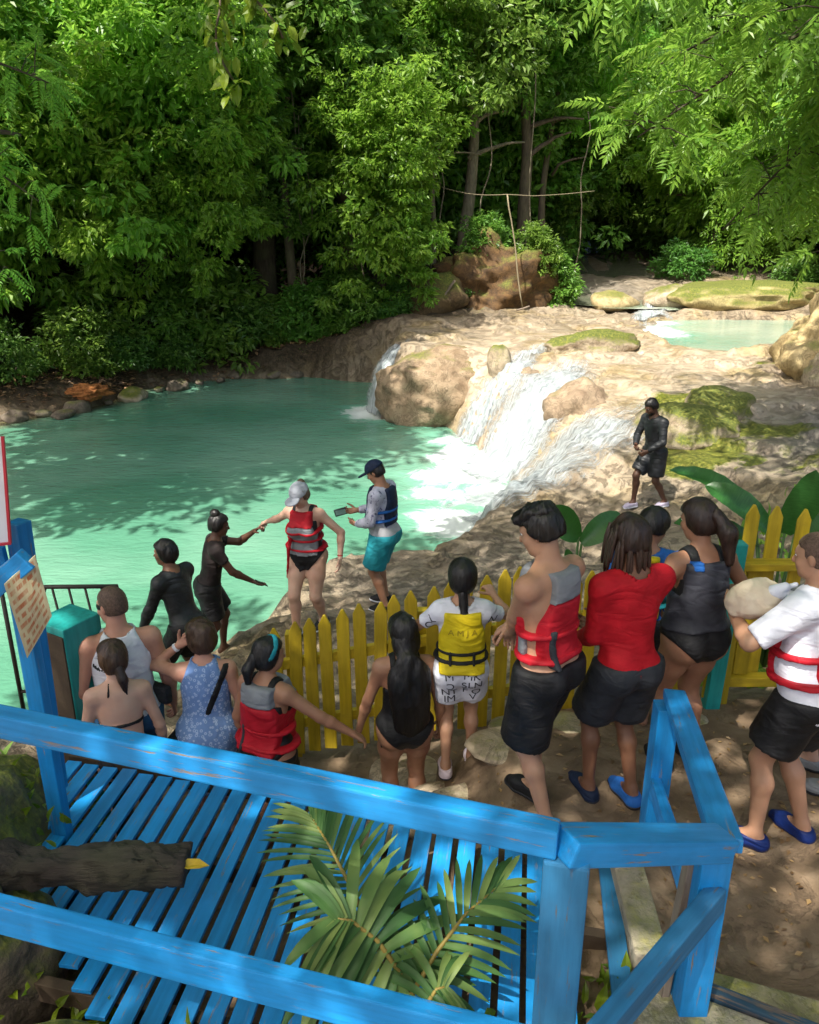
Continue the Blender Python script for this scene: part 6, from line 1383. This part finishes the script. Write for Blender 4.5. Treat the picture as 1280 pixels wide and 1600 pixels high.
# 9 woman with long black hair
x, y = -.03, 4.42; z = gz(x, y)
f = Fig(1.62, fem=True, heavy=1.06, lean=2, head=(14, 10, 0), hands=[None, (-.30, .10, .72)], palm=[None, (.8, .2, 0)], elbow=[None, (-.6, -.8, 0)], hip=1.04, h=.0135, butt=1.05)
put(f, 'woman with long black hair in black swimsuit by the picket fence', x, y, z, 8, SK_TAN)
f.swimsuit(C_BLACK, .010, 1.0, back=.30); f.cap_hair(H_BLACK, .017, .05, -.11, -.03)
f.wear('long_hair', [Ell(f.Hd(0, -.055, -.06), np.array([.085, .06, .11]), f.Mh, .04), Ell(f.T(.02, -.125, .36), np.array([.12, .045, .20]), f.tm, .06), Ell(f.T(.03, -.12, .14), np.array([.10, .038, .17]), f.tm, .06), Cone(f.T(.08, -.10, .40), f.T(.12, -.08, .10), .05, .03, .05), Cone(f.T(-.06, -.11, .40), f.T(-.05, -.13, .05), .045, .02, .05)], H_BLACK, .004, h=.011, wr=.010, fr=22)
f.wear('hair_clip', [Ell(f.Hd(.045, -.07, .088), np.array([.012, .012, .016]))], C_WHITE, .002, h=.006, wr=0)
f.wear('tie', [Cone(f.T(-.16, -.02, .0), f.T(-.165, -.03, -.16), .006, .004, .01)], C_BLACK, .002, h=.006, wr=0)
# 10 child in yellow vest
x, y = .315, 4.42; z = gz(x, y)
f = Fig(1.47, fem=True, child=True, head=(0, 6, 0), hands=[(.22, .32, 1.10), (-.20, .28, .96)], elbow=[(.9, -.3, -.6), (-.9, -.3, -.6)], palm=[(0, .3, -1), (0, .3, -1)], feet=[(.085, .04, 0), (-.085, -.05, 0)], h=.012, waist=1.0, legr=.9)
put(f, 'child in yellow life vest and white lettered outfit at the fence', x, y, z, 0, SK_OLIVE)
sh_ = f.shirt(C_LETTER, 'short', -.02, .016, sl=.62); st_ = f.shorts(C_LETTER, .60, .04, .014, .016); f.cap_hair(H_BLACK, .016, .05, -.09, -.03, wr=.003)
f.wear('braid', [Cone(f.Hd(.0, -.085, -.08), f.T(.01, -.11, .44), .028, .022, .02), Cone(f.T(.01, -.11, .44), f.T(.05, -.13, .39), .020, .008, .02)], H_BLACK, .0, h=.008, wr=.004, fr=40)
v10 = f.vest(C_YEL, None, C_BLACK, lo=.0, hi=.44, wid=.165, straps=(.09, .15), off=.036)
f.wear('webbing', f.sel('torso'), C_BLACK, .046, [f.tcut(lambda x, fw, u: np.maximum(np.abs(u - .12) - .05, np.abs(np.abs(x) - .085) - .011)), f.tcut(lambda x, fw, u: fw + .02)], h=.010, wr=0, parent=v10)
print_text(f, v10, 'A M J A', 0, .33, .055, m_plain('vest_ink', (.30, .22, .01), .7, .1, 5, 0))
for t_, s0, u0, r_ in (('M', -.09, -.02, .1), ('MK', .075, -.015, -.05), ('C', -.08, -.10, 3.14), ('S', .02, -.10, .1), ('LN', .10, -.095, .0), ('NT', -.085, -.175, .1), ('F', .03, -.17, 0), ('O', .11, -.175, 0), ('IM', -.08, -.245, .05), ('V', .09, -.24, .1)):
    print_text(f, st_, t_, s0, u0, .075, INK, rot=r_)
for t_, s0, u0, r_ in (('L', -.215, .40, .4), ('C', -.235, .33, .2), ('N', .215, .39, -.4), ('M', .235, .33, -.2)): print_text(f, sh_, t_, s0, u0, .075, INK, rot=r_)
for i in (0, 1): f.shoe(i, C_GRPINK, C_SOLE)
# 11 young man in red and grey vest
x, y = .69, 3.60; z = gz(x, y)
f = Fig(1.79, heavy=.98, lean=3, head=(18, 20, 0), hands=[(.12, .34, .98), (.08, .30, .95)], elbow=[(.8, -.2, -.5), (-.9, .2, -.5)], palm=[(0, 0, -1), (0, 0, -1)], feet=[(.10, .10, 0), (-.10, -.13, 0)], toe=(0, 15), h=.0125)
put(f, 'shirtless young man in red and grey vest leaning at the fence', x, y, z, 44, SK_OLIVE)
f.shorts(C_BLACK, .92, .02, .018, .03); f.cap_hair(H_BLACK, .014, .045, -.04, .02, full=.0, wr=.010, fr=26)
f.wear('fringe', [Ell(f.Hd(0, .052, .080), np.array([.068, .052, .036]), f.Mh, .03), Ell(f.Hd(0, -.02, .095), np.array([.070, .08, .042]), f.Mh, .03)], H_BLACK, .003, h=.009, wr=.014, fr=30)
f.vest(C_RED, C_GREY, C_RED, lo=.05, wid=.125, straps=(.07, .19), off=.032, sidepanel=C_GREY)
for i in (0, 1): f.shoe(i, C_BLACK, C_SOLE)
f.wear('shorts_logo', f.sel('leglt') , C_WHITE, .052, [lambda X, Y, Z, p=f.hj[1] + (f.kn[1] - f.hj[1]) * .82: np.sqrt((X - p[0]) ** 2 * 0 + (Y - p[1]) ** 2 + (Z - p[2]) ** 2) - .010 + 0 * X, lambda X, Y, Z, p=f.hj[1]: (X - p[0]) + .05 + 0 * Y + 0 * Z], h=.006, wr=0)
# 12 man in red long sleeves
x, y = 1.13, 3.74; z = gz(x, y)
f = Fig(1.72, heavy=.94, lean=4, head=(6, 12, 0), hands=[(.02, .30, .98), (-.14, .26, .93)], elbow=[(.12, -.7, -.9), (-.15, -.6, -.9)], palm=[(-.5, 0, .5), (.5, 0, .5)], feet=[(.10, -.02, 0), (-.10, .10, 0)], h=.0135)
put(f, 'man with shoulder-length dreadlocks in red long-sleeved shirt', x, y, z, 20, SK_BROWN)
f.shirt(C_RSH, 'long', -.06, .014); f.shorts(C_CHAR, .84, .02, .016, .022); f.cap_hair(H_DKBR, .014, .05, -.06, .0, wr=.006)
g = np.random.default_rng(4); dr = []
for k in range(46):
    a = g.uniform(-2.5, 2.5); r0 = .080; st0 = f.Hd(math.sin(a) * r0, -math.cos(a) * .098, g.uniform(.0, .09)); ln_ = g.uniform(.16, .24); out = unit(np.array([math.sin(a), -math.cos(a), 0])); out = f.Mh.T @ out
    m1 = st0 + out * .018 - np.array([0, 0, .07]); m2 = m1 + out * .006 - np.array([0, 0, ln_ * .55]) + g.normal(size=3) * .006
    dr += [tube_np(np.stack([st0, m1, m2, m2 - np.array([0, 0, .03])]), [.011, .011, .010, .005], 6)]
V, F = merge(dr); ob('dreadlocks', npmesh('dreadlocks', V, F, m_hair('hair_dread', (.06, .03, .02), (90, 90, 40))), f.o)
for i in (0, 1): f.shoe(i, C_NAVY if i else C_BLUE, C_SOLE)
# 13 boy half hidden behind
x, y = 1.45, 4.62; z = gz(x, y)
f = Fig(1.49, child=True, head=(-30, 24, 0), h=.016); put(f, 'boy in yellow vest half hidden between two adults', x, y, z, -20, SK_TAN)
f.shirt(C_BLUE, 'short', -.05); f.shorts(C_CHAR, .8, .02); f.cap_hair(H_BLACK, .018, .04, -.05, .01); f.vest(C_YEL, None, C_TEALC, lo=.04)
# 14 woman with ponytail
x, y = 1.60, 4.10; z = gz(x, y)
f = Fig(1.69, fem=True, heavy=1.08, lean=4, head=(24, 14, 0), hands=[(.20, .22, 1.0), (-.24, .12, .93)], elbow=[(1, -.6, -.3), (-1, -.7, -.2)], hip=1.05, butt=1.06, h=.0135)
put(f, 'woman with long dark ponytail in charcoal swimsuit and vest', x, y, z, 14, SK_TAN)
f.swimsuit(C_BLACK, .011, .95); f.cap_hair(H_DKBR, .015, .05, -.08, -.02, wr=.003)
f.wear('ponytail', [Ell(f.Hd(0, -.105, .03), np.array([.030, .03, .03])), Cone(f.Hd(0, -.12, .02), f.Hd(.02, -.165, -.07), .032, .044, .03), Cone(f.Hd(.02, -.165, -.07), f.Hd(.035, -.15, -.24), .044, .020, .03)], H_DKBR, .002, h=.009, wr=.007, fr=26)
f.wear('vest', f.sel('torso'), C_SLATE, .030, [f.tcut(lambda x, fw, u: np.maximum(np.maximum(.05 - u, u - .46), np.where(u > .26, np.abs(x) - .135, -1))), f.tcut(lambda x, fw, u: np.where(u > .38, .078 - np.sqrt(x * x + (fw + .01) ** 2), -1.0))], wr=.006, fr=9)
f.wear('trim', f.sel('torso'), C_BLUE, .033, [f.tcut(lambda x, fw, u: np.maximum(np.abs(u - .445) - .028, np.abs(x + .085) - .03))], h=.010, wr=0)
f.shoe(0, C_BLACK); f.shoe(1, C_BLACK)
# 15 man in white T-shirt with red vest
x, y = 1.95, 3.50; z = gz(x, y)
f = Fig(1.74, heavy=1.06, lean=8, side=6, head=(6, 10, 0), hands=[(.14, .36, 1.22), (-.08, .38, 1.22)], elbow=[(.8, -.4, -.7), (-.9, -.3, -.5)], palm=[(-.6, 0, .4), (.6, 0, .4)], pelvis=(.06, 0, 0), feet=[(.13, -.06, 0), (-.13, .06, 0)], toe=(-10, 20), belly=.02, h=.013)
put(f, 'man in white T-shirt and red vest carrying a cream plush bundle', x, y, z, 38, SK_OLIVE)
f.shirt(C_WHITE, 'short', -.14, .022, sl=.88); f.shorts(C_BLACK, .72, -.02, .024, .03); f.cap_hair(H_BUZZ, .004, .045, -.05, .0, wr=0)
f.vest(C_RED, C_GREY, C_RED, lo=.02, wid=.125, straps=(.06, .19), off=.050)
for i in (0, 1): f.shoe(i, C_NAVY if False else m_cloth('shoe_blue', (.008, .022, .12), None, .4))
bdl = empty('plush_bundle', f.world(f.T(-.16, .22, .44))); tag(bdl, 'cream plush bundle with a blue dot held against a shoulder', 'plush')
V, F = solidify([Ell((0, 0, 0), (.12, .10, .105), k=.04), Ell((-.07, .02, -.03), (.08, .08, .08), k=.04), Ell((.09, -.02, .02), (.07, .05, .05), k=.04)], .011); V = V + .006 * fbm(V * 22, 3, 3)[:, None]; ob('body', npmesh('body', V, F, C_CREAM), bdl)
V, F = solidify([Cone((.07, -.05, .05), (.20, -.06, .03), .035, .018, .02), Cone((.09, -.05, .08), (.15, -.05, .10), .014, .012, .01), Cone((.04, -.06, .07), (.09, -.07, .10), .03, .02, .02)], .009); ob('wrap', npmesh('wrap', V, F, C_WHITE), bdl)
V, F = solidify([Ell((.105, -.093, .05), (.018, .008, .018))], .005); ob('button', npmesh('button', V, F, m_plain('button_blue', (.01, .28, .50), .4, .1, 5, 0)), bdl)
# 16 guide walking on the rock shelf
x, y = 3.62, 11.7; z = gz(x, y)
f = Fig(1.76, heavy=.98, lean=8, head=(-8, 28, 0), hands=[(.10, .28, .98), (-.10, .24, .92)], elbow=[(1, -.8, .1), (-1, -.9, .2)], palm=[(-.5, -.3, .3), (.5, -.4, .2)], curl=(55, 55), feet=[(.10, .22, 0), (-.10, -.22, 0)], pelvis=(0, 0, -.03), h=.016)
put(f, 'guide in dark wet shirt and shorts walking across the flat rock', x, y, z, 118, SK_DARK)
f.shirt(C_WET, 'long', -.06, .012); f.shorts(C_WET, .82, .02, .018, .02); f.cap_hair(H_BLACK, .008, .05, -.05, .0)
for i in (0, 1): f.shoe(i, m_cloth('shoe_lilac', (.52, .46, .58), None, .6), C_WHITE)
f.wear('beard', [f.headp[2]], H_BLACK, .010, [f.hcut(lambda a, b, c: c + .055)], h=.008, wr=0)
# 17 person cut by the right edge
x, y = 2.42, 3.98; z = gz(x, y)
f = Fig(1.66, fem=True, heavy=1.05, lean=2, head=(30, 5, 0), feet=[(.10, .08, 0), (-.12, -.06, 0)], h=.016); put(f, 'person in dark swimwear and grey shoes cut by the right edge', x, y, z, 60, SK_FAIR)
f.swimsuit(C_CHAR, .010); f.cap_hair(H_BROWN, .015, .05, -.09, -.03)
for i in (0, 1): f.shoe(i, C_GSHOE, C_SOLE)
